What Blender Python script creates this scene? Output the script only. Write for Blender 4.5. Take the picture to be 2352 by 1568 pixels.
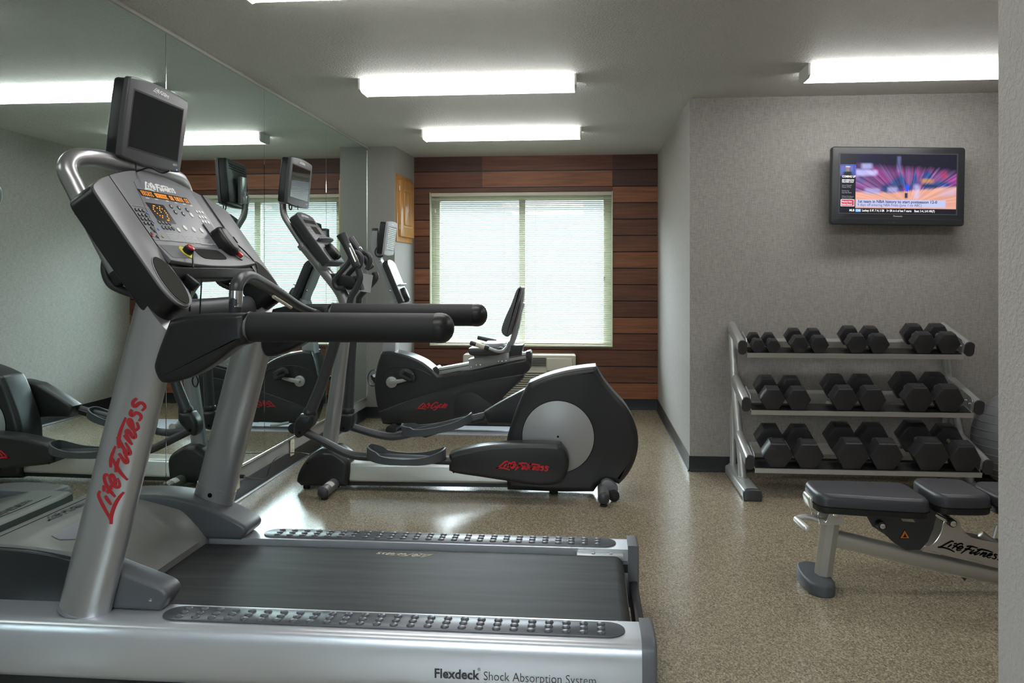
import bpy, bmesh, math, random
from mathutils import Vector, Matrix
random.seed(7)
for o in list(bpy.data.objects): bpy.data.objects.remove(o)
SC = bpy.context.scene
COL = SC.collection
# ------------------------------------------------------------------ camera
F, U0, V0, H = 1900.0, 1176.0, 633.0, 1.277      # focal (px of a 2352 frame), principal column, horizon row, eye height
YAW = math.atan(174 / F); CY, SY = math.cos(YAW), math.sin(YAW)
cam = bpy.data.cameras.new('camera'); co = bpy.data.objects.new('camera', cam); COL.objects.link(co)
cam.sensor_fit = 'HORIZONTAL'; cam.sensor_width = 36.0; cam.lens = 36.0 * F / 2352
cam.shift_y = -(784 - V0) / 2352; cam.clip_start = 0.05
co.location = (0, 0, H); co.rotation_euler = (math.pi / 2, 0, YAW)
SC.camera = co
SC.view_settings.view_transform = 'Standard'; SC.view_settings.look = 'None'
SC.view_settings.gamma = 1.0; SC.view_settings.use_curve_mapping = False
SC.view_settings.exposure = 0.9
# ------------------------------------------------------------------ daylight
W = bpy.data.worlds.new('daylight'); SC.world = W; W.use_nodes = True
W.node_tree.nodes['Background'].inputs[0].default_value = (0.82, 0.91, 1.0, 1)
_n, _l = W.node_tree.nodes, W.node_tree.links      # pale sky: kept dim at window view height, boosted above it to light the room
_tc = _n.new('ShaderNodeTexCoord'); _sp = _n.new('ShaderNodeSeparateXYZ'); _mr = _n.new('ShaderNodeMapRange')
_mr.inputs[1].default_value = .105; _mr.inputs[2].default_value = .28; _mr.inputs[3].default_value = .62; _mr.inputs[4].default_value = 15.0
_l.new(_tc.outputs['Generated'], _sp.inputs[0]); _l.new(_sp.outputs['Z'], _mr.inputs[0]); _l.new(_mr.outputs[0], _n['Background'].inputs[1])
pl = bpy.data.lights.new('window_daylight', 'AREA'); pl.shape = 'RECTANGLE'; pl.size = 1.9; pl.size_y = 1.6; pl.cycles.is_portal = True
po = bpy.data.objects.new('window_daylight', pl); COL.objects.link(po); po.location = (-0.65, 8.3, 1.34); po.rotation_euler = (-math.pi / 2, 0, 0)
LAMP = 6.7       # radiance of the lit lamp lenses
# ------------------------------------------------------------------ pixel -> place (surveyed from the photograph)
def ray(u, v):
    a = (u - U0) / F; b = (V0 - v) / F
    return Vector((-SY + a * CY, CY + a * SY, b))
def PY(u, v, Y): d = ray(u, v); t = Y / d.y; return Vector((t * d.x, Y, H + t * d.z))
def PX(u, v, X): d = ray(u, v); t = X / d.x; return Vector((X, t * d.y, H + t * d.z))
def PZ(u, v, Z): d = ray(u, v); t = (Z - H) / d.z; return Vector((t * d.x, t * d.y, Z))
def PP(u, v, p0, n):
    d = ray(u, v); o = Vector((0, 0, H)); t = (Vector(p0) - o).dot(n) / d.dot(n); return o + d * t
def xz(Y, L):
    r = []
    for p in L:
        q = PY(p[0], p[1], Y); r.append((q.x, q.z) + tuple(p[2:]))
    return r
def line(Y, L): return [PY(u, v, Y) for u, v in L]
# ------------------------------------------------------------------ materials
def lin(c):
    return tuple((x / 12.92 if x <= .04045 else ((x + .055) / 1.055) ** 2.4) for x in [k / 255 for k in c]) + (1,)
M = {}
def mat(name, rgb, rough=.5, metal=0., spec=.5, bump=None, coat=0, var=None, emit=None):
    m = bpy.data.materials.new(name); m.use_nodes = True; N = m.node_tree.nodes; L = m.node_tree.links
    b = N['Principled BSDF']; c = lin(rgb) if max(rgb) > 1 else tuple(rgb) + (1,)
    b.inputs['Base Color'].default_value = c; b.inputs['Roughness'].default_value = rough
    b.inputs['Metallic'].default_value = metal; b.inputs['Specular IOR Level'].default_value = spec
    b.inputs['Coat Weight'].default_value = coat
    tc = N.new('ShaderNodeTexCoord')
    if bump:
        nz = N.new('ShaderNodeTexNoise'); nz.inputs['Scale'].default_value = bump[0]; nz.inputs['Detail'].default_value = bump[2] if len(bump) > 2 else 2
        bp = N.new('ShaderNodeBump'); bp.inputs['Strength'].default_value = bump[1]; bp.inputs['Distance'].default_value = bump[3] if len(bump) > 3 else .002
        L.new(tc.outputs['Object'], nz.inputs['Vector']); L.new(nz.outputs['Fac'], bp.inputs['Height']); L.new(bp.outputs['Normal'], b.inputs['Normal'])
    if var:                      # (scale, amount)
        nz = N.new('ShaderNodeTexNoise'); nz.inputs['Scale'].default_value = var[0]; nz.inputs['Detail'].default_value = 4
        r = N.new('ShaderNodeValToRGB'); k = var[1]
        r.color_ramp.elements[0].position = .3; r.color_ramp.elements[1].position = .7
        r.color_ramp.elements[0].color = tuple(x * (1 - k) for x in c[:3]) + (1,); r.color_ramp.elements[1].color = tuple(x * (1 + k) for x in c[:3]) + (1,)
        L.new(tc.outputs['Object'], nz.inputs['Vector']); L.new(nz.outputs['Fac'], r.inputs['Fac']); L.new(r.outputs['Color'], b.inputs['Base Color'])
    if emit:
        b.inputs['Emission Color'].default_value = tuple(emit[0]) + (1,); b.inputs['Emission Strength'].default_value = emit[1]
    M[name] = m; return m
mat('silver_paint', (.42, .42, .43), .33, .75, bump=(300, .03))
mat('silver_rail', (.62, .63, .67), .34, .65)
mat('cast_silver', (.50, .50, .50), .40, .8)
mat('rack_paint', (.55, .56, .56), .34, .6)
mat('bench_paint', (.52, .50, .46), .34, .65)
mat('brushed_aluminium', (.74, .74, .72), .36, .7)
mat('chrome', (.72, .72, .72), .12, 1.0)
mat('worn_chrome', (.58, .53, .42), .28, 1.0)
mat('grey_plastic', (.155, .158, .175), .42, .25, bump=(260, .05))
mat('light_grey_plastic', (.17, .17, .185), .42, .25)
mat('hood_plastic', (.20, .20, .195), .42, .1, var=(5, .12))
mat('shroud_plastic', (.085, .088, .098), .42, .1)
mat('black_plastic', (.009, .0095, .0115), .40, bump=(400, .06))
mat('cover_plastic', (.016, .0165, .018), .36, bump=(500, .04))
mat('dark_plastic', (.03, .031, .035), .42)
mat('black_foam', (.013, .013, .016), .6, bump=(500, .12))
mat('tube_grey', (.055, .055, .062), .36, .3)
mat('pedal_rubber', (.058, .064, .070), .5)
mat('rubber_black', (.010, .010, .010), .62, bump=(120, .2))
mat('rubber_grey', (.07, .075, .085), .55)
mat('disc_grey', (.36, .36, .365), .38, .35)
mat('red_paint', (.36, .006, .012), .5)
mat('black_ink', (.004, .004, .004), .7, spec=.15)
mat('grey_ink', (.05, .05, .06), .5)
mat('belt_print', (.60, .54, .38), .6)
mat('white_print', (.80, .80, .80), .5)
mat('pale_print', (.42, .43, .46), .5)
mat('blue_print', (.12, .22, .55), .5)
mat('gold_print', (.35, .28, .12), .5)
mat('button_red', (.60, .03, .035), .25, coat=.5)
mat('stop_yellow', (.75, .68, .03), .4)
mat('led_window', (.012, .010, .008), .15)
mat('led_orange', (.8, .28, .04), .5, emit=((1, .28, .02), .55))
mat('led_blue', (.1, .2, .8), .5, emit=((.15, .3, 1), 1.5))
mat('screen_glass', (.012, .017, .018), .05, spec=.7)
mat('cream_plastic', (.66, .62, .50), .45)
mat('ac_plastic', (.58, .55, .46), .45)
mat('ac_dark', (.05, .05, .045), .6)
mat('blind_slat', (.50, .51, .42), .5)
mat('window_vinyl', (.62, .64, .50), .45)
M['screen_glass'].node_tree.nodes['Principled BSDF'].inputs['IOR'].default_value = 1.9
mat('tvframe', (.028, .030, .036), .35)
mat('tv_trim', (.09, .09, .095), .35, .3)
mat('vinyl_pad', (.045, .047, .056), .38, bump=(350, .1))
mat('hex_rubber', (.028, .028, .032), .34, bump=(200, .08))
mat('ball_vinyl', (.20, .205, .22), .32)
mat('mat_grey', (.58, .60, .70), .35, bump=(60, .1))
mat('baseboard_vinyl', (.012, .013, .016), .35)
mat('trim_metal', (.68, .68, .68), .25, .9)
mat('trim_paint', (.50, .49, .46), .5)
mat('warning_orange', (.65, .20, .02), .5)
mat('lamp_housing', (.75, .75, .73), .5)
mat('rust_paint', (.30, .30, .30), .4, .7)
def translucent(m, f):
    N = m.node_tree.nodes; L = m.node_tree.links; b = N['Principled BSDF']; t = N.new('ShaderNodeBsdfTranslucent'); t.inputs[0].default_value = (.75, .75, .68, 1)
    x = N.new('ShaderNodeMixShader'); x.inputs[0].default_value = f; L.new(b.outputs[0], x.inputs[1]); L.new(t.outputs[0], x.inputs[2]); L.new(x.outputs[0], N['Material Output'].inputs[0])
translucent(M['blind_slat'], .10)
def lampmat():
    m = bpy.data.materials.new('lamp_lens'); m.use_nodes = True; b = m.node_tree.nodes['Principled BSDF']
    b.inputs['Base Color'].default_value = (.8, .8, .8, 1); b.inputs['Emission Color'].default_value = (1, 1, .975, 1); b.inputs['Emission Strength'].default_value = LAMP
    M['lamp_lens'] = m
lampmat()
def glass():
    m = bpy.data.materials.new('window_glass'); m.use_nodes = True; N = m.node_tree.nodes; L = m.node_tree.links
    g = N.new('ShaderNodeBsdfGlossy'); g.inputs['Roughness'].default_value = .02
    t = N.new('ShaderNodeBsdfTransparent'); t.inputs[0].default_value = (.95, .98, .96, 1)
    x = N.new('ShaderNodeMixShader'); x.inputs[0].default_value = .06
    L.new(t.outputs[0], x.inputs[1]); L.new(g.outputs[0], x.inputs[2]); L.new(x.outputs[0], N['Material Output'].inputs[0]); M['glass'] = m
glass()
def mirror():
    m = bpy.data.materials.new('mirror_glass'); m.use_nodes = True; b = m.node_tree.nodes['Principled BSDF']
    b.inputs['Base Color'].default_value = (.73, .83, .80, 1); b.inputs['Metallic'].default_value = 1; b.inputs['Roughness'].default_value = 0.0
    M['mirror'] = m
mirror()
def wallpaper():
    for nm, c in (('wallpaper', (.335, .315, .30)), ('paint_grey', (.29, .28, .265))):
        m = bpy.data.materials.new(nm); m.use_nodes = True; N = m.node_tree.nodes; L = m.node_tree.links; b = N['Principled BSDF']
        tc = N.new('ShaderNodeTexCoord'); out = None; fs = []
        for sc in ((26, 26, 420), (420, 420, 26)):      # horizontal and vertical threads
            mp = N.new('ShaderNodeMapping'); mp.inputs['Scale'].default_value = sc; nz = N.new('ShaderNodeTexNoise'); nz.inputs['Scale'].default_value = 1; nz.inputs['Detail'].default_value = 3
            L.new(tc.outputs['Object'], mp.inputs[0]); L.new(mp.outputs[0], nz.inputs['Vector']); fs.append(nz)
        ad = N.new('ShaderNodeMath'); ad.operation = 'ADD'; L.new(fs[0].outputs['Fac'], ad.inputs[0]); L.new(fs[1].outputs['Fac'], ad.inputs[1])
        r = N.new('ShaderNodeValToRGB'); r.color_ramp.elements[0].position = .35; r.color_ramp.elements[1].position = .65
        hf = N.new('ShaderNodeMath'); hf.operation = 'MULTIPLY'; hf.inputs[1].default_value = .5; L.new(ad.outputs[0], hf.inputs[0]); L.new(hf.outputs[0], r.inputs['Fac'])
        k = .28 if nm == 'wallpaper' else .05
        r.color_ramp.elements[0].color = tuple(x * (1 - k) for x in c) + (1,); r.color_ramp.elements[1].color = tuple(x * (1 + k) for x in c) + (1,)
        L.new(r.outputs['Color'], b.inputs['Base Color']); b.inputs['Roughness'].default_value = .62
        bp = N.new('ShaderNodeBump'); bp.inputs['Strength'].default_value = .5 if nm == 'wallpaper' else .1; bp.inputs['Distance'].default_value = .001; L.new(hf.outputs[0], bp.inputs['Height']); L.new(bp.outputs[0], b.inputs['Normal'])
        M[nm] = m
wallpaper()
def rough_paint(nm, c, sc, st, dist, rough, spec=.5):
    m = bpy.data.materials.new(nm); m.use_nodes = True; N = m.node_tree.nodes; L = m.node_tree.links; b = N['Principled BSDF']
    b.inputs['Base Color'].default_value = tuple(c) + (1,); b.inputs['Roughness'].default_value = rough; b.inputs['Specular IOR Level'].default_value = spec
    tc = N.new('ShaderNodeTexCoord'); nz = N.new('ShaderNodeTexNoise'); nz.inputs['Scale'].default_value = sc; nz.inputs['Detail'].default_value = 3; nz.inputs['Roughness'].default_value = .6
    r = N.new('ShaderNodeValToRGB'); r.color_ramp.elements[0].position = .42; r.color_ramp.elements[1].position = .62
    bp = N.new('ShaderNodeBump'); bp.inputs['Strength'].default_value = st; bp.inputs['Distance'].default_value = dist
    L.new(tc.outputs['Object'], nz.inputs['Vector']); L.new(nz.outputs['Fac'], r.inputs['Fac']); L.new(r.outputs['Color'], bp.inputs['Height']); L.new(bp.outputs['Normal'], b.inputs['Normal']); M[nm] = m
rough_paint('ceiling_texture', (.80, .79, .745), 80, 1.0, .007, .6)
rough_paint('textured_paint', (.50, .47, .46), 90, .6, .0018, .5)
def floormat():
    m = bpy.data.materials.new('floor_vinyl'); m.use_nodes = True; N = m.node_tree.nodes; L = m.node_tree.links; b = N['Principled BSDF']
    tc = N.new('ShaderNodeTexCoord'); mp = N.new('ShaderNodeMapping'); mp.inputs['Scale'].default_value = (1.0, .62, 1); mp.inputs['Rotation'].default_value = (0, 0, .45)
    vo = N.new('ShaderNodeTexVoronoi'); vo.inputs['Scale'].default_value = 240; vo.inputs['Randomness'].default_value = 1
    L.new(tc.outputs['Object'], mp.inputs[0]); L.new(mp.outputs[0], vo.inputs['Vector']); sp = N.new('ShaderNodeSeparateColor'); L.new(vo.outputs['Color'], sp.inputs[0])
    r = N.new('ShaderNodeValToRGB'); e = r.color_ramp.elements; e[0].position = .0; e[1].position = 1.0
    e[0].color = (.155, .130, .090, 1); e[1].color = (.50, .44, .325, 1); q = e.new(.35); q.color = (.265, .225, .158, 1); q = e.new(.75); q.color = (.36, .305, .212, 1)
    L.new(sp.outputs[0], r.inputs['Fac']); L.new(r.outputs['Color'], b.inputs['Base Color'])
    n2 = N.new('ShaderNodeTexNoise'); n2.inputs['Scale'].default_value = 2.5; L.new(tc.outputs['Object'], n2.inputs['Vector'])
    mr = N.new('ShaderNodeMapRange'); mr.inputs[3].default_value = .15; mr.inputs[4].default_value = .25; b.inputs['Specular IOR Level'].default_value = .85; L.new(n2.outputs['Fac'], mr.inputs[0]); L.new(mr.outputs[0], b.inputs['Roughness'])
    nz = N.new('ShaderNodeTexNoise'); nz.inputs['Scale'].default_value = 600; L.new(tc.outputs['Object'], nz.inputs['Vector'])
    bp = N.new('ShaderNodeBump'); bp.inputs['Strength'].default_value = .10; bp.inputs['Distance'].default_value = .001; L.new(nz.outputs['Fac'], bp.inputs['Height']); L.new(bp.outputs[0], b.inputs['Normal'])
    M['floor'] = m
floormat()
def beltmat():
    m = mat('belt_rubber', (.03, .03, .033), .55, spec=.3); N = m.node_tree.nodes; L = m.node_tree.links
    tc = N.new('ShaderNodeTexCoord'); mp = N.new('ShaderNodeMapping'); mp.inputs['Scale'].default_value = (2.5, 30, 3); nz = N.new('ShaderNodeTexNoise'); nz.inputs['Scale'].default_value = 1; nz.inputs['Detail'].default_value = 6
    r = N.new('ShaderNodeValToRGB'); r.color_ramp.elements[0].position = .4; r.color_ramp.elements[0].color = (.014, .014, .0155, 1); r.color_ramp.elements[1].position = .9; r.color_ramp.elements[1].color = (.042, .043, .048, 1)
    L.new(tc.outputs['Object'], mp.inputs[0]); L.new(mp.outputs[0], nz.inputs['Vector']); L.new(nz.outputs['Fac'], r.inputs['Fac']); L.new(r.outputs['Color'], N['Principled BSDF'].inputs['Base Color'])
    n3 = N.new('ShaderNodeTexNoise'); n3.inputs['Scale'].default_value = 500; bp = N.new('ShaderNodeBump'); bp.inputs['Strength'].default_value = .3; bp.inputs['Distance'].default_value = .001
    L.new(tc.outputs['Object'], n3.inputs['Vector']); L.new(n3.outputs['Fac'], bp.inputs['Height']); L.new(bp.outputs[0], N['Principled BSDF'].inputs['Normal'])
beltmat()
def woodmat(nm, attr, base=None, sc=(2.2, 40, 40), rough=.42):
    m = bpy.data.materials.new(nm); m.use_nodes = True; N = m.node_tree.nodes; L = m.node_tree.links; b = N['Principled BSDF']
    tc = N.new('ShaderNodeTexCoord'); mp = N.new('ShaderNodeMapping'); mp.inputs['Scale'].default_value = sc; nz = N.new('ShaderNodeTexNoise'); nz.inputs['Scale'].default_value = 1.5; nz.inputs['Detail'].default_value = 6; nz.inputs['Distortion'].default_value = .4
    r = N.new('ShaderNodeValToRGB'); r.color_ramp.elements[0].position = .25; r.color_ramp.elements[0].color = (.62, .62, .62, 1); r.color_ramp.elements[1].position = .75; r.color_ramp.elements[1].color = (1.42, 1.42, 1.42, 1)
    L.new(tc.outputs['Object'], mp.inputs[0]); L.new(mp.outputs[0], nz.inputs['Vector']); L.new(nz.outputs['Fac'], r.inputs['Fac'])
    x = N.new('ShaderNodeMix'); x.data_type = 'RGBA'; x.blend_type = 'MULTIPLY'; x.inputs[0].default_value = 1
    if attr: a = N.new('ShaderNodeAttribute'); a.attribute_name = attr; L.new(a.outputs['Color'], x.inputs[6])
    else: x.inputs[6].default_value = tuple(base) + (1,)
    L.new(r.outputs['Color'], x.inputs[7]); L.new(x.outputs[2], b.inputs['Base Color']); b.inputs['Roughness'].default_value = rough; M[nm] = m
woodmat('plank_wood', 'tone', rough=.55)
woodmat('oak', None, (.48, .235, .065), (25, 25, 2.0), .3)
# ------------------------------------------------------------------ mesh helpers
class Fr:
    def __init__(s, o, e1, e2, n): s.o, s.e1, s.e2, s.n = Vector(o), Vector(e1).normalized(), Vector(e2).normalized(), Vector(n).normalized()
    def __call__(s, a, b, h=0): return s.o + s.e1 * a + s.e2 * b + s.n * h
    def inv(s, p): q = Vector(p) - s.o; return (q.dot(s.e1), q.dot(s.e2))
    def pix(s, u, v, h=0): return s.inv(PP(u, v, s.o + s.n * h, s.n))
FXZ = Fr((0, 0, 0), (1, 0, 0), (0, 0, 1), (0, 1, 0))
FXY = Fr((0, 0, 0), (1, 0, 0), (0, 1, 0), (0, 0, 1))
FYZ = Fr((0, 0, 0), (0, 1, 0), (0, 0, 1), (1, 0, 0))
def smooth(pts, n=5, closed=True):
    P = [Vector(p[:2]) for p in pts]; cr = [len(p) > 2 for p in pts]; N = len(P); out = []
    for i in range(N if closed else N - 1):
        j = (i + 1) % N; p1, p2 = P[i], P[j]; L = (p2 - p1).length
        if L < 1e-9: continue
        if cr[i] and cr[j]: out.append(p1); continue
        def tan(k, other, s):
            if cr[k] or (not closed and k in (0, N - 1)): return (p2 - p1)
            d = P[(k + 1) % N] - P[k - 1]; return d.normalized() * L if d.length > 0 else p2 - p1
        m1 = tan(i, j, 1); m2 = tan(j, i, -1)
        for k in range(n):
            t = k / n; out.append((2*t**3-3*t*t+1)*p1 + (t**3-2*t*t+t)*m1 + (-2*t**3+3*t*t)*p2 + (t**3-t*t)*m2)
    if not closed: out.append(P[-1])
    return out
def s3(pts, n=5):
    P = [Vector(p) for p in pts]; out = []
    for i in range(len(P) - 1):
        p0 = P[max(i-1, 0)]; p1 = P[i]; p2 = P[i+1]; p3 = P[min(i+2, len(P)-1)]; L = (p2-p1).length
        m1 = ((p2-p0).normalized() if i else (p2-p1).normalized()) * L; m2 = ((p3-p1).normalized()) * L
        for k in range(n):
            t = k/n; out.append((2*t**3-3*t*t+1)*p1 + (t**3-2*t*t+t)*m1 + (-2*t**3+3*t*t)*p2 + (t**3-t*t)*m2)
    out.append(P[-1]); return out
def inset(P, d):
    if abs(d) < 1e-9: return P
    A = sum(P[i-1].x * P[i].y - P[i].x * P[i-1].y for i in range(len(P))); s = 1 if A > 0 else -1; out = []
    for i in range(len(P)):
        a = (P[i] - P[i-1]); b = (P[(i+1) % len(P)] - P[i])
        na = Vector((-a.y, a.x)).normalized() * s; nb = Vector((-b.y, b.x)).normalized() * s; m = na + nb
        if m.length < 1e-6: m = na
        m.normalize(); k = max(m.dot(na), .45); out.append(P[i] + m * d / k)
    return out
def slab(bm, outline, fr, h0, h1, r0=0., r1=0., seg=4, n=5, sm=True):
    P = smooth(outline, n) if sm else [Vector(p[:2]) for p in outline]
    lay = []
    if r0 > 0:
        for i in range(seg): f = i / seg * math.pi / 2; lay.append((r0 * (1 - math.sin(f)), h0 + r0 * (1 - math.cos(f))))
        lay.append((0, h0 + r0))
    else: lay.append((0, h0))
    if r1 > 0:
        for i in range(seg + 1): f = (1 - i / seg) * math.pi / 2; lay.append((r1 * (1 - math.sin(f)), h1 - r1 * (1 - math.cos(f))))
    else: lay.append((0, h1))
    rings = [[bm.verts.new(fr(q.x, q.y, h)) for q in inset(P, d)] for d, h in lay]
    for a, b in zip(rings, rings[1:]):
        for i in range(len(a)): bm.faces.new((a[i-1], a[i], b[i], b[i-1]))
    f1 = bm.faces.new(rings[0]); f2 = bm.faces.new(rings[-1]); return f1, f2
def tube(bm, pts, r, seg=14, up=None, cap=0.0, sm=5):
    """pts 3D centre line; r radius, (ra, rb), or list of those; cap>0 rounds the ends"""
    P = s3(pts, sm) if sm > 1 and len(pts) > 2 else [Vector(p) for p in pts]
    n = len(P); R = []
    if isinstance(r, list):
        L0 = [0];
        for a, b in zip(pts, pts[1:]): L0.append(L0[-1] + (Vector(b) - Vector(a)).length)
        L1 = [0]
        for a, b in zip(P, P[1:]): L1.append(L1[-1] + (b - a).length)
        for l in L1:
            l = l / max(L1[-1], 1e-9) * L0[-1]; k = 0
            while k < len(L0) - 2 and l > L0[k+1]: k += 1
            t = min(max((l - L0[k]) / max(L0[k+1] - L0[k], 1e-9), 0), 1)
            a = r[k] if isinstance(r[k], tuple) else (r[k], r[k]); b = r[k+1] if isinstance(r[k+1], tuple) else (r[k+1], r[k+1])
            R.append((a[0] + (b[0]-a[0])*t, a[1] + (b[1]-a[1])*t))
    else: R = [(r if isinstance(r, tuple) else (r, r))] * n
    T = [(P[min(i+1, n-1)] - P[max(i-1, 0)]).normalized() for i in range(n)]
    if up is not None: ups = [Vector(up)] * n
    else:
        u = Vector((0, 0, 1)) if abs(T[0].z) < .9 else Vector((1, 0, 0)); ups = []
        for t in T: u = (u - t * u.dot(t)).normalized(); ups.append(u)
    rings = []; cen = []
    items = [(P[i], T[i], ups[i], R[i]) for i in range(n)]
    if cap > 0:
        K = 5; pre = []; post = []
        for k in range(K):
            f = k / K * math.pi / 2; s = max(math.sin(f), .06); d = cap * (1 - math.cos(f + 0)) if 0 else cap * math.cos(f)
            pre.append((P[0] - T[0] * d, T[0], ups[0], (R[0][0] * s, R[0][1] * s))); post.append((P[-1] + T[-1] * d, T[-1], ups[-1], (R[-1][0] * s, R[-1][1] * s)))
        items = pre + items + post[::-1]
    for p, t, u, rr in items:
        sd = t.cross(u).normalized(); nn = sd.cross(t).normalized()
        rings.append([bm.verts.new(p + sd * rr[0] * math.cos(a) + nn * rr[1] * math.sin(a)) for a in [2 * math.pi * k / seg for k in range(seg)]])
    for a, b in zip(rings, rings[1:]):
        for i in range(seg): bm.faces.new((a[i-1], a[i], b[i], b[i-1]))
    bm.faces.new(rings[0]); bm.faces.new(rings[-1])
def cyl(bm, p0, p1, r, bev=0.0, seg=24, r2=None):
    p0, p1 = Vector(p0), Vector(p1); L = (p1 - p0).length; d = (p1 - p0) / L; r2 = r if r2 is None else r2
    if bev > 0: tube(bm, [p0, p0 + d * bev * .3, p0 + d * bev, p1 - d * bev, p1 - d * bev * .3, p1], [r - bev, r - bev * .3, r, r2, r2 - bev * .3, r2 - bev], seg, sm=1)
    else: tube(bm, [p0, p1], [r, r2], seg, sm=1)
def box(bm, c, s, bev=0.0, rot=None, seg=2):
    r = bmesh.ops.create_cube(bm, size=1.0); vs = r['verts']
    for v in vs: v.co = Vector((v.co.x * s[0], v.co.y * s[1], v.co.z * s[2]))
    if bev > 0:
        es = list({e for v in vs for e in v.link_edges}); q = bmesh.ops.bevel(bm, geom=es, offset=bev, segments=seg, profile=.5, affect='EDGES'); vs = list({v for f in q['faces'] for v in f.verts} | {v for v in vs if v.is_valid})
        vs = list({v for v in vs} )
    R = rot if rot is not None else Matrix.Identity(3)
    for v in vs: v.co = R @ v.co + Vector(c)
    return vs
def quadbox(bm, fr, a0, a1, b0, b1, h0, h1, bev=0):
    if bev > 0: slab(bm, rrect(a0, a1, b0, b1, bev), fr, h0, h1, 0, bev * .6, 2, sm=False)
    else: slab(bm, [(a0, b0), (a1, b0), (a1, b1), (a0, b1)], fr, h0, h1, sm=False)
def rrect(x0, x1, y0, y1, r, k=4):
    out = []
    for cx, cy, a in ((x1-r, y0+r, -90), (x1-r, y1-r, 0), (x0+r, y1-r, 90), (x0+r, y0+r, 180)):
        for i in range(k + 1): t = math.radians(a + 90 * i / k); out.append((cx + r * math.cos(t), cy + r * math.sin(t)))
    return out
def ell(cx, cy, rx, ry, n=28, rot=0):
    c, s = math.cos(rot), math.sin(rot)
    return [(cx + rx*math.cos(t)*c - ry*math.sin(t)*s, cy + rx*math.cos(t)*s + ry*math.sin(t)*c) for t in [2*math.pi*k/n for k in range(n)]]
def B(): return bmesh.new()
def worg(o):
    v = Vector((0, 0, 0))
    while o is not None: v += o.location; o = o.parent
    return v
def add(name, bm, m, parent=None, sharp=38, label=None, recalc=True):
    if recalc: bmesh.ops.recalc_face_normals(bm, faces=bm.faces)
    while parent is not None and parent.parent is not None and parent.parent.parent is not None: parent = parent.parent     # thing > part > sub-part, no deeper
    me = bpy.data.meshes.new(name)
    if parent is not None: off = worg(parent)
    else:
        bm.verts.ensure_lookup_table(); xs = [v.co for v in bm.verts]
        off = Vector(((min(v.x for v in xs) + max(v.x for v in xs)) / 2, (min(v.y for v in xs) + max(v.y for v in xs)) / 2, min(v.z for v in xs)))
    bmesh.ops.translate(bm, verts=bm.verts, vec=-off)
    bm.to_mesh(me); bm.free()
    for mm in (m if isinstance(m, (list, tuple)) else [m]): me.materials.append(M[mm])
    me.polygons.foreach_set('use_smooth', [True] * len(me.polygons)); me.set_sharp_from_angle(angle=math.radians(sharp))
    o = bpy.data.objects.new(name, me); COL.objects.link(o)
    if parent is not None: o.parent = parent
    else: o.location = off
    if label: o['label'] = label
    return o
def tag(o, label, cat, group=None):
    o['label'] = label; o['category'] = cat
    if group: o['group'] = group
    return o
def thing(name, label, cat, loc, group=None):
    o = bpy.data.objects.new(name, None); COL.objects.link(o); o.location = loc; o.empty_display_size = .1
    return tag(o, label, cat, group)
def struct(name, bm, m, sharp=38, parent=None):
    o = add(name, bm, m, parent, sharp)
    if parent is None: o['kind'] = 'structure'
    return o
# brush lettering -------------------------------------------------
LIFE = [[(840,335),(760,350),(600,480),(400,630)], [(390,630),(500,590),(700,600),(920,650)], [(800,450),(700,570)], [(830,400),(900,375)],
        [(1120,380),(1080,340),(980,420),(820,560)], [(840,450),(950,460),(1040,465)], [(970,530),(1080,480),(1130,440),(1060,430),(990,480),(960,550),(1000,580),(1080,540)]]
CYCLE = LIFE + [[(1550,380),(1550,330),(1490,300),(1380,340),(1240,460),(1180,550),(1210,610),(1300,570),(1370,530)], [(1450,480),(1400,540),(1420,570),(1500,530),(1600,440)],
        [(1610,440),(1540,560),(1440,660),(1350,700),(1280,660)], [(1790,430),(1740,410),(1640,490),(1610,560),(1660,580),(1740,550)], [(1960,360),(1860,460),(1760,560),(1780,590),(1840,570)],
        [(1880,540),(1990,490),(2050,450),(2000,430),(1920,490),(1870,560),(1920,600),(2000,560)]]
FIT = [[(690,262),(640,252),(600,270),(480,370),(360,468),(280,505)], [(275,500),(400,480),(560,490),(680,520),(755,552)], [(650,345),(600,390),(545,448)], [(700,318),(785,290)],
       [(945,315),(925,275),(860,285),(780,345),(700,430),(668,472)], [(690,362),(760,385),(870,402)], [(830,440),(900,415),(960,375),(930,348),(870,370),(812,435),(812,480),(850,485),(935,445)],
       [(1185,318),(1100,390),(1020,460),(932,558)], [(1055,325),(1180,300),(1365,318)], [(1010,405),(1100,395),(1215,402)], [(1280,385),(1215,450),(1172,498),(1210,505),(1330,430)],
       [(1495,312),(1400,395),(1300,490),(1310,515),(1370,490),(1450,430)], [(1350,372),(1450,338),(1600,335),(1795,358)], [(1550,392),(1500,450),(1440,515)],
       [(1460,492),(1560,425),(1622,412),(1600,455),(1540,505),(1560,528),(1640,490)], [(1660,485),(1740,455),(1782,415),(1740,402),(1690,445),(1650,500),(1690,532),(1765,500)],
       [(1925,412),(1870,400),(1842,428),(1890,465),(1888,505),(1850,535),(1785,522)], [(2095,435),(2040,402),(1988,410),(1982,442),(2040,482),(2038,522),(1990,548),(1935,525)]]
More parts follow.
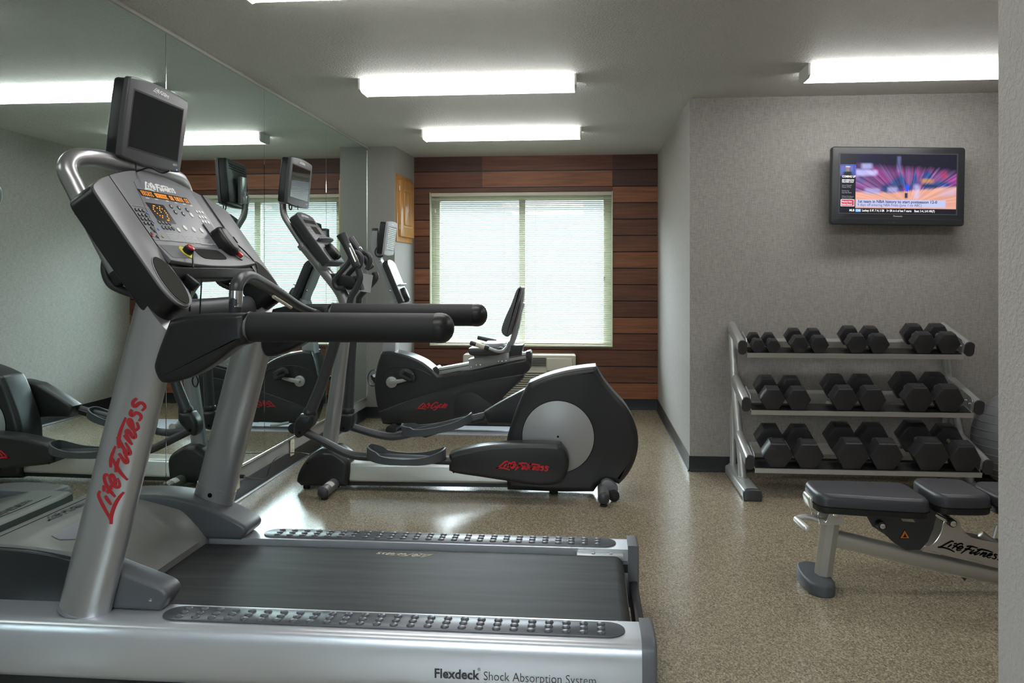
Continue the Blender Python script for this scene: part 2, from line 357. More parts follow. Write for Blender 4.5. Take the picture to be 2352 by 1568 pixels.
def logo(name, S, place, parent, m, wid, x0, x1, base, w=46, label=None):
    """S strokes in a drawing box; place(a, b) -> 3D with a in 0..1 along the writing, b across in the same unit"""
    bm = B(); k = 1.0 / (x1 - x0)
    for st in S:
        Q = smooth([(p[0], p[1]) for p in st], 4, closed=False); n = len(Q); vs = []
        for i, p in enumerate(Q):
            t = (Q[min(i+1, n-1)] - Q[max(i-1, 0)]).normalized(); nn = Vector((-t.y, t.x)); e = i / max(n-1, 1)
            ww = w * .5 * (.72 + .5 * math.sin(math.pi * min(1, .15 + e * .85)))
            vs.append([bm.verts.new(place((q.x - x0) * k, (base - q.y) * k)) for q in (p + nn * ww, p - nn * ww)])
        for a, b in zip(vs, vs[1:]): bm.faces.new((a[0], a[1], b[1], b[0]))
    o = add(name, bm, m, parent, label=label); return o
def logo_on(fr, a0, b0, a1, b1, S, name, parent, m, h, w=46, label=None):
    """writes from (a0,b0) to (a1,b1) on frame fr"""
    d = Vector((a1 - a0, b1 - b0)); x0, x1, base = (270, 2110, 500) if S is FIT else ((380, 2060, 600) if S is CYCLE else (270, 2110, 500)); nrm = Vector((-d.y, d.x))
    return logo(name, S, lambda a, b: fr(a0 + d.x * a + nrm.x * b, b0 + d.y * a + nrm.y * b, h), parent, m, 0, x0, x1, base, w, label)
def text(name, s, fr, a, b, size, h, parent, m, bold=0.0, align='LEFT', sx=1.0, ang=0.0):
    cu = bpy.data.curves.new('t', 'FONT'); cu.body = s; cu.size = size; cu.offset = bold; cu.align_x = align; cu.resolution_u = 3
    ob = bpy.data.objects.new('t', cu); COL.objects.link(ob); bpy.context.view_layer.update()
    me = bpy.data.meshes.new_from_object(ob.evaluated_get(bpy.context.evaluated_depsgraph_get())); bpy.data.objects.remove(ob)
    bm = B(); bm.from_mesh(me); bpy.data.meshes.remove(me); c, sn = math.cos(ang), math.sin(ang)
    for v in bm.verts: x, y = v.co.x * sx, v.co.y; v.co = fr(a + x * c - y * sn, b + x * sn + y * c, h)
    return add(name, bm, m, parent, recalc=False)
def copy_tree(o, parent=None):
    c = o.copy(); COL.objects.link(c); c.parent = parent
    for ch in list(o.children): copy_tree(ch, c)
    return c
# ================================================================== ROOM
CEIL = 2.435; XL = -1.985; XM = -1.972; YB = 7.97; XR = .664; YT = 5.49; XE = 3.25; YF = -1.6
b = B(); box(b, (.55, 3.1, -.05), (6.0, 9.9, .1)); struct('floor', b, 'floor')
b = B(); box(b, (.55, 3.1, CEIL + .05), (6.0, 9.9, .1)); struct('ceiling', b, 'ceiling_texture')
def wallbox(name, x0, x1, y0, y1, m, z0=0, z1=CEIL): b = B(); box(b, ((x0+x1)/2, (y0+y1)/2, (z0+z1)/2), (x1-x0, y1-y0, z1-z0)); return struct(name, b, m)
wallbox('wall_left', XL - .12, XL, YF, YB + .15, 'paint_grey')
b = B()                       # behind the camera: a wall with a high, small window
for x0, x1, z0, z1 in ((XL, -1.5, 0, CEIL), (.2, XE, 0, CEIL), (-1.5, .2, 0, 1.25), (-1.5, .2, 2.1, CEIL)): box(b, ((x0+x1)/2, YF - .06, (z0+z1)/2), (x1-x0, .12, z1-z0))
struct('wall_front', b, 'paint_grey')
b = B()
for x0, x1, z0, z1 in ((-1.5, -1.44, 1.25, 2.1), (.14, .2, 1.25, 2.1), (-.68, -.62, 1.25, 2.1), (-1.44, .14, 1.25, 1.31), (-1.44, .14, 2.04, 2.1)): box(b, ((x0+x1)/2, YF - .06, (z0+z1)/2), (x1-x0, .06, z1-z0))
w2 = struct('window_2', b, 'window_vinyl'); b = B(); box(b, (-.65, YF - .07, 1.675), (1.6, .004, .75)); add('pane', b, 'glass', w2)
wallbox('wall_right', XR, XE + .12, YT, YB + .15, 'wallpaper')
wallbox('wall_far_right', XE, XE + .12, 1.6, YT, 'wallpaper')
wallbox('wall_near_right', .471 * 1.62, XE, YF, 1.62, 'textured_paint')
b = B(); slab(b, [(XL, 7.28), (-1.722, 7.28), (-1.69, YB), (XL, YB)], FXY, 0, CEIL, sm=False); struct('wall_left_column', b, 'paint_grey')
# back wall: sheathing with the window opening, planks on it
WX0, WX1, WZ0, WZ1 = -1.535, .237, .595, 2.088
b = B()
for x0, x1, z0, z1 in ((XL, WX0, 0, CEIL), (WX1, XR, 0, CEIL), (WX0, WX1, 0, WZ0), (WX0, WX1, WZ1, CEIL)): box(b, ((x0+x1)/2, YB + .085, (z0+z1)/2), (x1-x0, .13, z1-z0))
struct('wall_back', b, 'dark_plastic')
def planks():
    bm = B(); tl = bm.loops.layers.color.new('tone') if False else None
    rows = [(2.283 + .0015, CEIL)] + [(2.283 - .1565 * (k + 1), 2.283 - .1565 * k) for k in range(14)]
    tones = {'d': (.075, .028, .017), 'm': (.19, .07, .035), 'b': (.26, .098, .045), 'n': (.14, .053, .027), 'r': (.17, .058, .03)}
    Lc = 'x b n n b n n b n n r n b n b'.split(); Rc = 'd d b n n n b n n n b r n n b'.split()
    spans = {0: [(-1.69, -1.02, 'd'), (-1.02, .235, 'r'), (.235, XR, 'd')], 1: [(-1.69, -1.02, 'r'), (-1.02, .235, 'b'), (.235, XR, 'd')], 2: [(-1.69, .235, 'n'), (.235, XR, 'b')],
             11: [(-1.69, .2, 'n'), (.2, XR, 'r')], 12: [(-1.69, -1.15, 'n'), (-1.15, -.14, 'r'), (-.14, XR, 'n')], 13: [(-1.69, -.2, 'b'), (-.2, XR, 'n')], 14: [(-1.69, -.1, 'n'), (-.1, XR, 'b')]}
    cols = []
    for i, (z0, z1) in enumerate(rows):
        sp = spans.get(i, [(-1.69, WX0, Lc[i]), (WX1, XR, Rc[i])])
        for x0, x1, c in sp:
            pieces = [(x0, x1, z0, z1)]
            if x0 < WX1 and x1 > WX0 and z0 < WZ1 and z1 > WZ0:    # cut round the window
                pieces = []
                if x0 < WX0: pieces.append((x0, min(x1, WX0), z0, z1))
                if x1 > WX1: pieces.append((max(x0, WX1), x1, z0, z1))
                xa, xb = max(x0, WX0), min(x1, WX1)
                if z1 > WZ1: pieces.append((xa, xb, WZ1, z1))
                if z0 < WZ0: pieces.append((xa, xb, z0, WZ0))
            v = random.uniform(.85, 1.15)
            for a0, a1, c0, c1 in pieces:
                if a1 - a0 < .005: continue
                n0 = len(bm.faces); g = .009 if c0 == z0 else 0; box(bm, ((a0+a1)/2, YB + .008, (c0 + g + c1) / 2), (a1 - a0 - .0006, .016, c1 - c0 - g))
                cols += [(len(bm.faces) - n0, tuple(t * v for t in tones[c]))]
    off = None
    o = add('wall_back_planks', bm, 'plank_wood', recalc=False); me = o.data; o['kind'] = 'structure'
    at = me.color_attributes.new('tone', 'FLOAT_COLOR', 'CORNER'); k = 0
    vals = []
    for n, c in cols: vals += [c] * (n * 4)
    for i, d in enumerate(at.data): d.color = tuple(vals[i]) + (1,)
planks()
# baseboards (cove base, 10 cm) with a small toe
def baseboard(name, p0, p1, n):
    p0, p1, n = Vector(p0 + (0,)), Vector(p1 + (0,)), Vector(n + (0,)); b = B(); prof = [(0, .1), (.004, .1), (.005, .02), (.008, .008), (.016, .001), (.016, 0), (0, 0)]
    ra = [b.verts.new(p0 + n * x + Vector((0, 0, z))) for x, z in prof]; rb = [b.verts.new(p1 + n * x + Vector((0, 0, z))) for x, z in prof]
    for i in range(len(prof)): b.faces.new((ra[i-1], ra[i], rb[i], rb[i-1]))
    b.faces.new(ra); b.faces.new(rb); struct(name, b, 'baseboard_vinyl')
baseboard('baseboard_left', (XL, YF), (XL, 7.28), (1, 0)); baseboard('baseboard_column', (XL, 7.28), (-1.722, 7.28), (0, -1)); baseboard('baseboard_column_side', (-1.722, 7.28), (-1.69, YB), (1, 0))
baseboard('baseboard_back', (-1.69, YB), (XR, YB), (0, -1)); baseboard('baseboard_right', (XR, YT), (XR, YB), (-1, 0)); baseboard('baseboard_tv', (XR, YT), (XE, YT), (0, -1))
# mirror: five panels between a bottom channel and a top strip
seams = [7.275, 6.11, 4.905, 3.72, 2.52, 1.32, .12]
lab = ['Tall wall mirror panel ending at the grey column beside the window wall', 'Tall wall mirror panel reflecting the recumbent bike and the window blind', 'Tall wall mirror panel behind the nearer elliptical handles', 'Tall wall mirror panel right behind the treadmill console and uprights', 'Wall mirror panel nearest the camera, cut off by the left picture edge', 'Wall mirror panel beside the camera']
for i in range(len(seams) - 1):
    if seams[i+1] < 1: break
    b = B(); box(b, ((XL + XM) / 2, (seams[i] + seams[i+1]) / 2, (.196 + 2.417) / 2), (XM - XL - .0004, seams[i] - seams[i+1] - .004, 2.417 - .196), .0015, seg=1)
    tag(add('mirror_panel', b, 'mirror', sharp=20), lab[i], 'mirror', 'wall mirror panels')
b = B(); box(b, (XL + .009, 4.0, .192), (.018, 6.56, .012), .001); struct('trim_1', b, 'trim_metal')
b = B(); box(b, (XL + .010, 4.0, 2.426), (.020, 6.56, .017), .001); struct('trim_2', b, 'trim_paint')
b = B(); box(b, (XM + .0015, 7.278, 1.3), (.004, .008, 2.2), 0); struct('trim_3', b, 'trim_metal')
# window ---------------------------------------------------------
b = B(); yw = YB + .115
fw = .085
for x0, x1, z0, z1 in ((WX0, WX0 + fw, WZ0, WZ1), (WX1 - fw, WX1, WZ0, WZ1), (WX0 + fw, WX1 - fw, WZ1 - .075, WZ1), (WX0 + fw, WX1 - fw, WZ0, WZ0 + .05)): box(b, ((x0+x1)/2, yw, (z0+z1)/2), (x1-x0, .07, z1-z0), .002)
w1 = struct('window_1', b, 'window_vinyl')
mx = PY(1200, 600, 8.08).x
b = B(); box(b, (mx, yw - .01, (WZ0+WZ1)/2), (.062, .05, WZ1 - WZ0 - .12), .003); add('mullion', b, 'window_vinyl', w1)
b = B(); box(b, ((WX0+WX1)/2, yw + .01, (WZ0+WZ1)/2), (WX1 - WX0 - .16, .004, WZ1 - WZ0 - .1)); add('pane', b, 'glass', w1)
b = B(); box(b, (PY(1388, 638, 8.05).x, yw - .04, 1.25), (.012, .012, .05), .003); add('sash_latch', b, 'dark_plastic', w1)
b = B()
for x0, x1, z0, z1 in ((WX0 - .001, WX0 + .006, WZ0, WZ1), (WX1 - .006, WX1 + .001, WZ0, WZ1), (WX0, WX1, WZ0 - .001, WZ0 + .012)): box(b, ((x0+x1)/2, YB + .035, (z0+z1)/2), (x1-x0, .09, z1-z0), .001)
struct('trim_4', b, 'window_vinyl')
# blind
bl = thing('venetian_blind', 'Cream horizontal mini blind lowered over the bright wide window', 'blind', ((WX0+WX1)/2, YB + .03, WZ0))
b = B(); box(b, ((WX0+WX1)/2, YB + .025, WZ1 - .02), (WX1 - WX0 - .02, .03, .034), .003); add('head_rail', b, 'cream_plastic', bl)
b = B(); box(b, ((WX0+WX1)/2, YB + .025, WZ0 + .026), (WX1 - WX0 - .02, .026, .014), .003); add('bottom_rail', b, 'cream_plastic', bl)
b = B(); z = WZ0 + .045; k = 0
while z < WZ1 - .045:
    t = math.radians(21 + .8 * math.sin(k * 1.7)); x0, x1 = WX0 + .014, WX1 - .014; prev = None
    for j in range(4):
        s = (j / 3 - .5) * .025; cam_ = .0022 * (1 - (2 * (j / 3) - 1) ** 2); p = (YB + .025 + s * math.cos(t) - cam_ * math.sin(t), z + s * math.sin(t) + cam_ * math.cos(t))
        cur = [b.verts.new((x0, p[0], p[1])), b.verts.new((x1, p[0], p[1]))]
        if prev: b.faces.new((prev[0], prev[1], cur[1], cur[0]))
        prev = cur
    z += .018; k += 1
add('slats', b, 'blind_slat', bl, sharp=80, recalc=False)
b = B()
for u in (1012, 1083, 1158, 1230, 1305, 1378):
    x = PY(u, 600, YB + .01).x
    for dy in (.011, .039): box(b, (x, YB + dy, (WZ0 + WZ1) / 2), (.0012, .0012, WZ1 - WZ0 - .05))
add('ladder_cord', b, 'cream_plastic', bl)
b = B(); x = PY(1000, 600, YB).x; cyl(b, (x, YB + .004, WZ1 - .04), (x + .002, YB + .004, 1.26), .004, 0, 8); add('tilt_wand', b, 'glass', bl)
# ceiling lamps --------------------------------------------------
def lamp(x0, x1, y0, label, proto=None):
    y1 = y0 + .2
    r = thing('ceiling_lamp', label, 'ceiling lamp', ((x0+x1)/2, (y0+y1)/2, CEIL), 'wraparound fluorescent ceiling lamps')
    b = B(); slab(b, [(y0 + .012, CEIL - .0), (y1 - .012, CEIL), (y1 - .012, CEIL - .018), (y0 + .012, CEIL - .018)], FYZ, x0 + .012, x1 - .012, sm=False); add('housing', b, 'lamp_housing', r)
    prof = [(y0, CEIL - .016), (y0 + .004, CEIL - .058), (y0 + .03, CEIL - .070), (y1 - .03, CEIL - .070), (y1 - .004, CEIL - .058), (y1, CEIL - .016)]
    b = B(); slab(b, prof, FYZ, x0 + .012, x1 - .012, sm=False); add('lens', b, 'lamp_lens', r)
    for xa in (x0, x1 - .012):
        b = B(); slab(b, [(y0 - .003, CEIL), (y0 - .001, CEIL - .062), (y0 + .028, CEIL - .075), (y1 - .028, CEIL - .075), (y1 + .001, CEIL - .062), (y1 + .003, CEIL)], FYZ, xa, xa + .012, sm=False); add('end_cap', b, 'lamp_housing', r)
lamp(-1.345, -.065, 4.76, 'Lit wraparound ceiling lamp nearer the camera, over the elliptical')
lamp(-1.315, -.05, 6.46, 'Lit wraparound ceiling lamp nearest the window wall')
lamp(1.198, 2.45, 4.64, 'Lit wraparound ceiling lamp over the dumbbell rack, cut off by the right wall')
lamp(-1.345, -.065, 3.02, 'Lit wraparound ceiling lamp just above the picture over the treadmill')
lamp(-1.345, -.065, 1.30, 'Lit wraparound ceiling lamp behind the camera position')
lamp(1.198, 2.45, 2.85, 'Lit wraparound ceiling lamp above the bench, outside the picture')
# oak access door on the column ---------------------------------
cd = thing('access_door', 'Small oak raised-panel access door on the grey column beside the window', 'cabinet door', (-1.70, 7.47, 1.6))
ff = Fr((-1.712, 0, 0), (.046, 1, 0), (0, 0, 1), (1, -.046, 0))
def cface(u, v): p = PX(u, v, -1.700); return (p.y, p.z)
FC = Fr((-1.722 - .0464 * 7.28 * 1.0, 0, 0), (.0464, 1, 0), (0, 0, 1), (1, -.0464, 0)); FC.o = Vector((-1.722, 7.28, 0)) - FC.e1 * 7.28
b = B(); quadbox(b, FC, 7.315, 7.85, 1.585, 2.195, 0, .012, .004); add('casing', b, 'oak', cd)
b = B(); quadbox(b, FC, 7.37, 7.84, 1.635, 2.15, .012, .034, .008)
slab(b, rrect(7.45, 7.76, 1.72, 2.07, .01), FC, .034, .036, sm=False); add('door', b, 'oak', cd)
b = B(); slab(b, rrect(7.47, 7.74, 1.74, 2.05, .018), FC, .036, .046, 0, .009, 3, sm=False); add('raised_panel', b, 'oak', cd)
b = B()
for zz in (1.72, 2.07): cyl(b, FC(7.366, zz - .02, .02), FC(7.366, zz + .02, .02), .006, 0, 10)
add('hinge', b, 'worn_chrome', cd)
# outlets --------------------------------------------------------
def outlet(fr, a, bb, label, n=1, hgt=.115, wid=.07):
    r = thing('wall_outlet', label, 'electrical outlet', fr(a, bb - hgt/2, 0), 'cream outlet plates')
    b = B(); slab(b, rrect(a - wid/2, a + wid/2, bb - hgt/2, bb + hgt/2, .006), fr, 0, .006, 0, .003, 2, sm=False); add('cover_plate', b, 'cream_plastic', r)
    for dz in (-.022, .022):
        b = B(); slab(b, ell(a, bb + dz, .015, .014, 18), fr, .006, .008, sm=False)
        add('socket', b, 'cream_plastic', r)
        b = B()
        for da in (-.006, .006): quadbox(b, fr, a + da - .001, a + da + .001, bb + dz - .003, bb + dz + .005, .008, .0085)
        add('slots', b, 'black_ink', r)
FL = Fr((XL + .005, 0, 0), (0, 1, 0), (0, 0, 1), (1, 0, 0))
outlet(FL, 5.40, .128, 'Cream outlet plate low under the mirror, farther along the wall behind the elliptical')
outlet(FL, 4.52, .125, 'Cream outlet plate low under the mirror, half hidden by the far treadmill upright')
FT = Fr((0, YT, 0), (1, 0, 0), (0, 0, 1), (0, -1, 0))
outlet(FT, 1.562, .45, 'Cream outlet plate seen through the middle shelf of the dumbbell rack')
# through-wall air conditioner ----------------------------------
ax0, ax1, az1 = -1.175, -.112, .535
ac = thing('air_conditioner', 'Cream wall air conditioner under the window, behind the machines', 'air conditioner', ((ax0+ax1)/2, 7.85, .10))
b = B(); box(b, ((ax0+ax1)/2, (7.73 + YB) / 2, (.12 + az1) / 2), (ax1 - ax0, YB - 7.73, az1 - .12), .018, seg=3); add('casing', b, 'ac_plastic', ac)
b = B(); slab(b, xz(7.725, [(1256, 822, 1), (1314, 823, 1), (1316, 850, 1), (1256, 851, 1)]), FXZ, 7.705, 7.74, .008, 0); add('control_flap', b, 'cream_plastic', ac)
b = B(); p = PY(1300, 840, 7.7); cyl(b, (p.x, 7.706, p.z), (p.x, 7.698, p.z), .009, .002, 12); add('flap_lock', b, 'cream_plastic', ac)
b = B()
x0 = PY(1090, 830, 7.72).x; x1 = PY(1254, 830, 7.72).x
for k in range(5): box(b, ((x0+x1)/2, 7.726, .505 - k * .017), (x1 - x0, .012, .007))
add('outlet_slots', b, 'ac_dark', ac)
b = B()
for k in range(12): box(b, ((ax0+ax1)/2, 7.724, .375 - k * .021), (ax1 - ax0 - .05, .014, .009), 0, Matrix.Rotation(.4, 3, 'X'))
add('front_louvre', b, 'cream_plastic', ac)
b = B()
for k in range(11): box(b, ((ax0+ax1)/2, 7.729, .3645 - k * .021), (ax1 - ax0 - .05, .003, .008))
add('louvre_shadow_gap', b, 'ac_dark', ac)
# television -----------------------------------------------------
tc_ = (PY(1907, 336, 5.36) + PY(2212, 522, 5.36)) / 2
ra_ = -.018
FTV = Fr((tc_.x, 5.36, tc_.z), (math.cos(ra_), .035, math.sin(ra_)), (-math.sin(ra_), 0, math.cos(ra_)), (0, -1, 0))
tw, th = .81, .486
tv = thing('television', 'Black flat television on the wall above the dumbbell rack, showing basketball', 'television', (tc_.x, 5.36, tc_.z - th/2))
b = B(); slab(b, rrect(-tw/2, tw/2, -th/2, th/2, .018), FTV, -.02, .028, .004, .008, 3, sm=False); slab(b, rrect(-tw/2 + .06, tw/2 - .06, -th/2 + .05, th/2 - .05, .02), FTV, -.055, -.02, sm=False); add('cabinet', b, 'tvframe', tv)
b = B(); box(b, (tc_.x, 5.452, tc_.z), (.24, .075, .22), .004); add('wall_mount', b, 'dark_plastic', tv)
sx0, sx1, sz0, sz1 = -tw/2 + .052, tw/2 - .052, -th/2 + .073, th/2 - .046
b = B()
for a0, a1, c0, c1 in ((sx0 - .008, sx1 + .008, sz1, sz1 + .006), (sx0 - .008, sx1 + .008, sz0 - .007, sz0), (sx0 - .008, sx0, sz0, sz1), (sx1, sx1 + .008, sz0, sz1)): quadbox(b, FTV, a0, a1, c0, c1, .026, .030)
add('screen_trim', b, 'tv_trim', tv)
b = B(); quadbox(b, FTV, -tw/2 + .02, tw/2 - .02, -th/2 + .038, -th/2 + .040, .028, .0288)
for k, a in enumerate((-.075, -.055, -.03, -.022)): quadbox(b, FTV, a, a + .008, -th/2 + .014, -th/2 + .018, .027, .0285)
add('control_strip', b, 'tv_trim', tv)
def screen():
    nx, ny = 176, 96; bm = B(); gw, gh = sx1 - sx0, sz1 - sz0
    V = [[bm.verts.new(FTV(sx0 + gw * i / nx, sz0 + gh * j / ny, .0285)) for i in range(nx + 1)] for j in range(ny + 1)]; cols = []
    rnd = random.Random(3); st = [rnd.random() for _ in range(600)]
    def sn(t, seed=0):          # smooth 1-D noise
        t += 97.3 * seed; i = math.floor(t); f = t - i; f = f * f * (3 - 2 * f); return st[i % 600] * (1 - f) + st[(i + 1) % 600] * f
    def bump(x, a, b_, w=.02): return max(0, min(1, (x - a) / w, (b_ - x) / w))
    def mixc(c, d, t): return tuple(p * (1 - t) + q * t for p, q in zip(c, d))
    def pic(x, y):              # x, y in 0..1, y up: a zoom-blurred arena shot with a side bar
        if y < .085: return (.006, .006, .014)
        if x < .135:
            if .62 < y < .82:
                c = (.03 + .25 * sn(x * 130, 1) * sn(y * 60, 2), .05 + .25 * sn(x * 130, 1) * sn(y * 60, 3), .22 + .25 * sn(x * 90 + y * 50, 4))
                c = mixc(c, (.008, .010, .012), bump(x, .012, .122, .03) * bump(y, .5, .71, .02))
                c = mixc(c, (.30, .16, .11), bump(x, .048, .088, .012) * bump(y, .70, .77, .015)); return mixc(c, (.5, .5, .55), bump(x, .044, .092, .012) * bump(y, .765, .80, .012))
            return (.006, .007, .014)
        cx, cy = .60, .12; an = math.atan2(y - cy, (x - cx) * 1.5); rr = math.hypot((x - cx) * 1.5, y - cy)
        k = .6 * sn(an * 26, 5) + .4 * sn(an * 70, 6); q = sn(rr * 9 + 3 * sn(an * 9, 7), 8); k2 = sn(an * 45 + rr * 2, 9)
        crowd = (.02 + .34 * k * q, .018 + .17 * k * k2, .06 + .40 * k * (.35 + .65 * k2)); top = (.006, .006, .018 + .06 * k * max(0, .6 - x))
        c = mixc(crowd, top, min(1, max(0, (y - .60 - .12 * (1 - x) - .05 * k) / .14)))
        c = mixc(c, (.36 + .2 * k, .33 + .2 * k, .66 + .2 * k), .9 * bump(x, .12, .335, .03) * bump(y, .60 + .10 * (x - .13), .76 - .1 * (x - .2), .05))
        c = mixc(c, (.40, .42, .75), .7 * bump(x, .17, .29, .03) * bump(y, .73, .86, .04)); c = mixc(c, (.25, .25, .60), .6 * bump(x, .48, .53, .02) * bump(y, .68, .98, .03) * k)
        c = mixc(c, (.60, .27, .03), .8 * bump(x, .68, .82, .04) * bump(y, .50, .61, .04) * (.5 + .5 * k)); c = mixc(c, (.45, .02, .06), .8 * bump(x, .85, .93, .03) * bump(y, .58, .74, .05) * k2)
        edge = .34 + .20 * max(0, x - .45) + .03 * k; fl = min(1, max(0, (edge - y) / .04 + .5)); w = .62 + .38 * k
        c = mixc(c, (.74 * w, .37 * w, .28 * w), fl)
        c = mixc(c, (.38 * w, .36 * w, .66 * w), .85 * bump(x, .20, .36, .03) * bump(y, .31, .44, .04)); c = mixc(c, (.38 * w, .36 * w, .66 * w), .85 * bump(x, .40, .51, .025) * bump(y, .34, .48, .04))
        c = mixc(c, (.015, .012, .02), .7 * bump(x, .36, .56, .03) * bump(y, .42, .49, .03) * (1 - k * .5)); c = mixc(c, (.02, .015, .02), .75 * bump(x, .68, .86, .04) * bump(y, .445, .50, .025))
        c = mixc(c, (.02, .07, .78), bump(x, .560, .598, .012) * bump(y, .36, .50, .03)); c = mixc(c, (.02, .02, .05), bump(x, .555, .59, .010) * bump(y, .25, .36, .02))
        c = mixc(c, (.50, .46, .68), .8 * bump(x, .625, .70, .03) * bump(y, .22, .52, .06) * (.6 + .4 * k)); c = mixc(c, (.46, .38, .60), .7 * bump(x, .83, 1.02, .05) * bump(y, .28, .50, .06) * k2)
        if .10 < y < .235: c = mixc(c, (.40, .44, .66), .96 * bump(x, .138, .915, .01) * min(1, (y - .10) / .008) * min(1, (.235 - y) / .008))
        return c
    for j in range(ny):
        for i in range(nx): bm.faces.new((V[j][i], V[j][i+1], V[j+1][i+1], V[j+1][i])); cols.append(pic((i + .5) / nx, (j + .5) / ny))
    o = add('screen', bm, 'black_ink', tv, recalc=False); o.data.materials.clear()
    at = o.data.color_attributes.new('picture', 'FLOAT_COLOR', 'CORNER')
    for k, c in enumerate(cols):
        for q in range(4): at.data[k * 4 + q].color = c + (1,)
    m = bpy.data.materials.new('screen_picture'); m.use_nodes = True; N = m.node_tree.nodes; a = N.new('ShaderNodeAttribute'); a.attribute_name = 'picture'; p = N['Principled BSDF']
    p.inputs['Base Color'].default_value = (.01, .01, .01, 1); p.inputs['Roughness'].default_value = .25; p.inputs['Emission Strength'].default_value = .75; m.node_tree.links.new(a.outputs['Color'], p.inputs['Emission Color']); o.data.materials.append(m)
    gw, gh = sx1 - sx0, sz1 - sz0
    mat('screen_white', (.3, .3, .3), .5, emit=((1, 1, 1), .5)); mat('screen_navy', (.02, .03, .10), .5, emit=((.04, .05, .16), .25)); mat('screen_grey', (.1, .1, .1), .5, emit=((.6, .62, .7), .25)); mat('screen_cyan', (.05, .2, .6), .5, emit=((.05, .3, .9), .45)); mat('screen_red', (.4, .02, .05), .5, emit=((.35, .02, .06), .4))
    def t(s, x, y, size, m, bold=0.0, sx=1.0): text('screen_text', s, FTV, sx0 + gw * x, sz0 + gh * y, size, .0293, o, m, bold, sx=sx)
    t('1st team in NBA history to start postseason 12-0', .155, .175, .0245, 'screen_navy', .0006, .98)
    t('9 days off entering NBA Finals (June 1 on ABC)', .155, .120, .0225, 'screen_navy', 0, .90)
    t('MLB', .085, .028, .019, 'screen_white', .0003, .9); t('Lackey: 5 IP, 7 H, 5 ER   3+ ER in 6 of last 7 starts    Baez: 3-4, 2-R HR(7)', .195, .028, .0185, 'screen_white', .0003, .80)
    b = B(); quadbox(b, FTV, sx0 + gw * .138, sx0 + gw * .182, sz0 + gh * .018, sz0 + gh * .068, .0287, .029); add('ticker_tag', b, 'screen_cyan', o); t('CHC', .143, .028, .017, 'screen_white', .0003, .85)
    t('COMING UP', .018, .60, .018, 'screen_white', .0005, .82); t('JIM HARBAUGH', .018, .545, .0125, 'screen_white', .0003, .84); t('DELIVERS CALF', .018, .513, .0125, 'screen_white', .0003, .84)
    for i, (s1, s2) in enumerate((('Aaron Donald', 'Misses OTAs'), ('Market for', 'Darrelle Revis'), ('Where Do Spurs', 'Go From Here?'))):
        t(s1, .018, .455 - i * .093, .0125, 'screen_grey', 0, .82); t(s2, .018, .425 - i * .093, .0125, 'screen_grey', 0, .82)
    b = B(); quadbox(b, FTV, sx0 + gw * .010, sx0 + gw * .128, sz0 + gh * .112, sz0 + gh * .228, .0287, .0289); add('news_box', b, 'screen_white', o)
    b = B(); quadbox(b, FTV, sx0 + gw * .015, sx0 + gw * .123, sz0 + gh * .12, sz0 + gh * .22, .0289, .0291); add('news_box_fill', b, 'screen_red', o)
    t('Warriors Have', .018, .178, .0125, 'screen_white', .0003, .82); t('Perfect Record', .018, .135, .0125, 'screen_white', .0003, .82)
screen()
text('brand_lettering', 'Panasonic', FTV, -.025, -th/2 + .052, .014, .0287, tv, 'pale_print', .0003)
mat('overlay_grey', (.17, .172, .20), .35)
mat('cup_dark', (.032, .031, .026), .75, 0, .1)
mat('bezel_grey', (.085, .085, .095), .38)
mat('seat_top_lit', (.42, .42, .44), .45)  # pale tone for the dark seat vinyl where light falls on top
mat('light_overlay', (.40, .41, .43), .4)
mat('green_print', (.05, .45, .2), .5)
mat('hex_label', (.030, .030, .033), .5)
mat('window_tan', (.30, .26, .19), .6)
mat('bike_grey', (.40, .41, .43), .4, .15)
mat('back_pad', (.10, .102, .11), .45)
mat('red_bright', (.55, .012, .018), .45)
mat('pad_grey', (.095, .10, .115), .32, .3)
mat('label_grey', (.22, .22, .26), .4)
mat('screen_dark', (.006, .009, .010), .06)
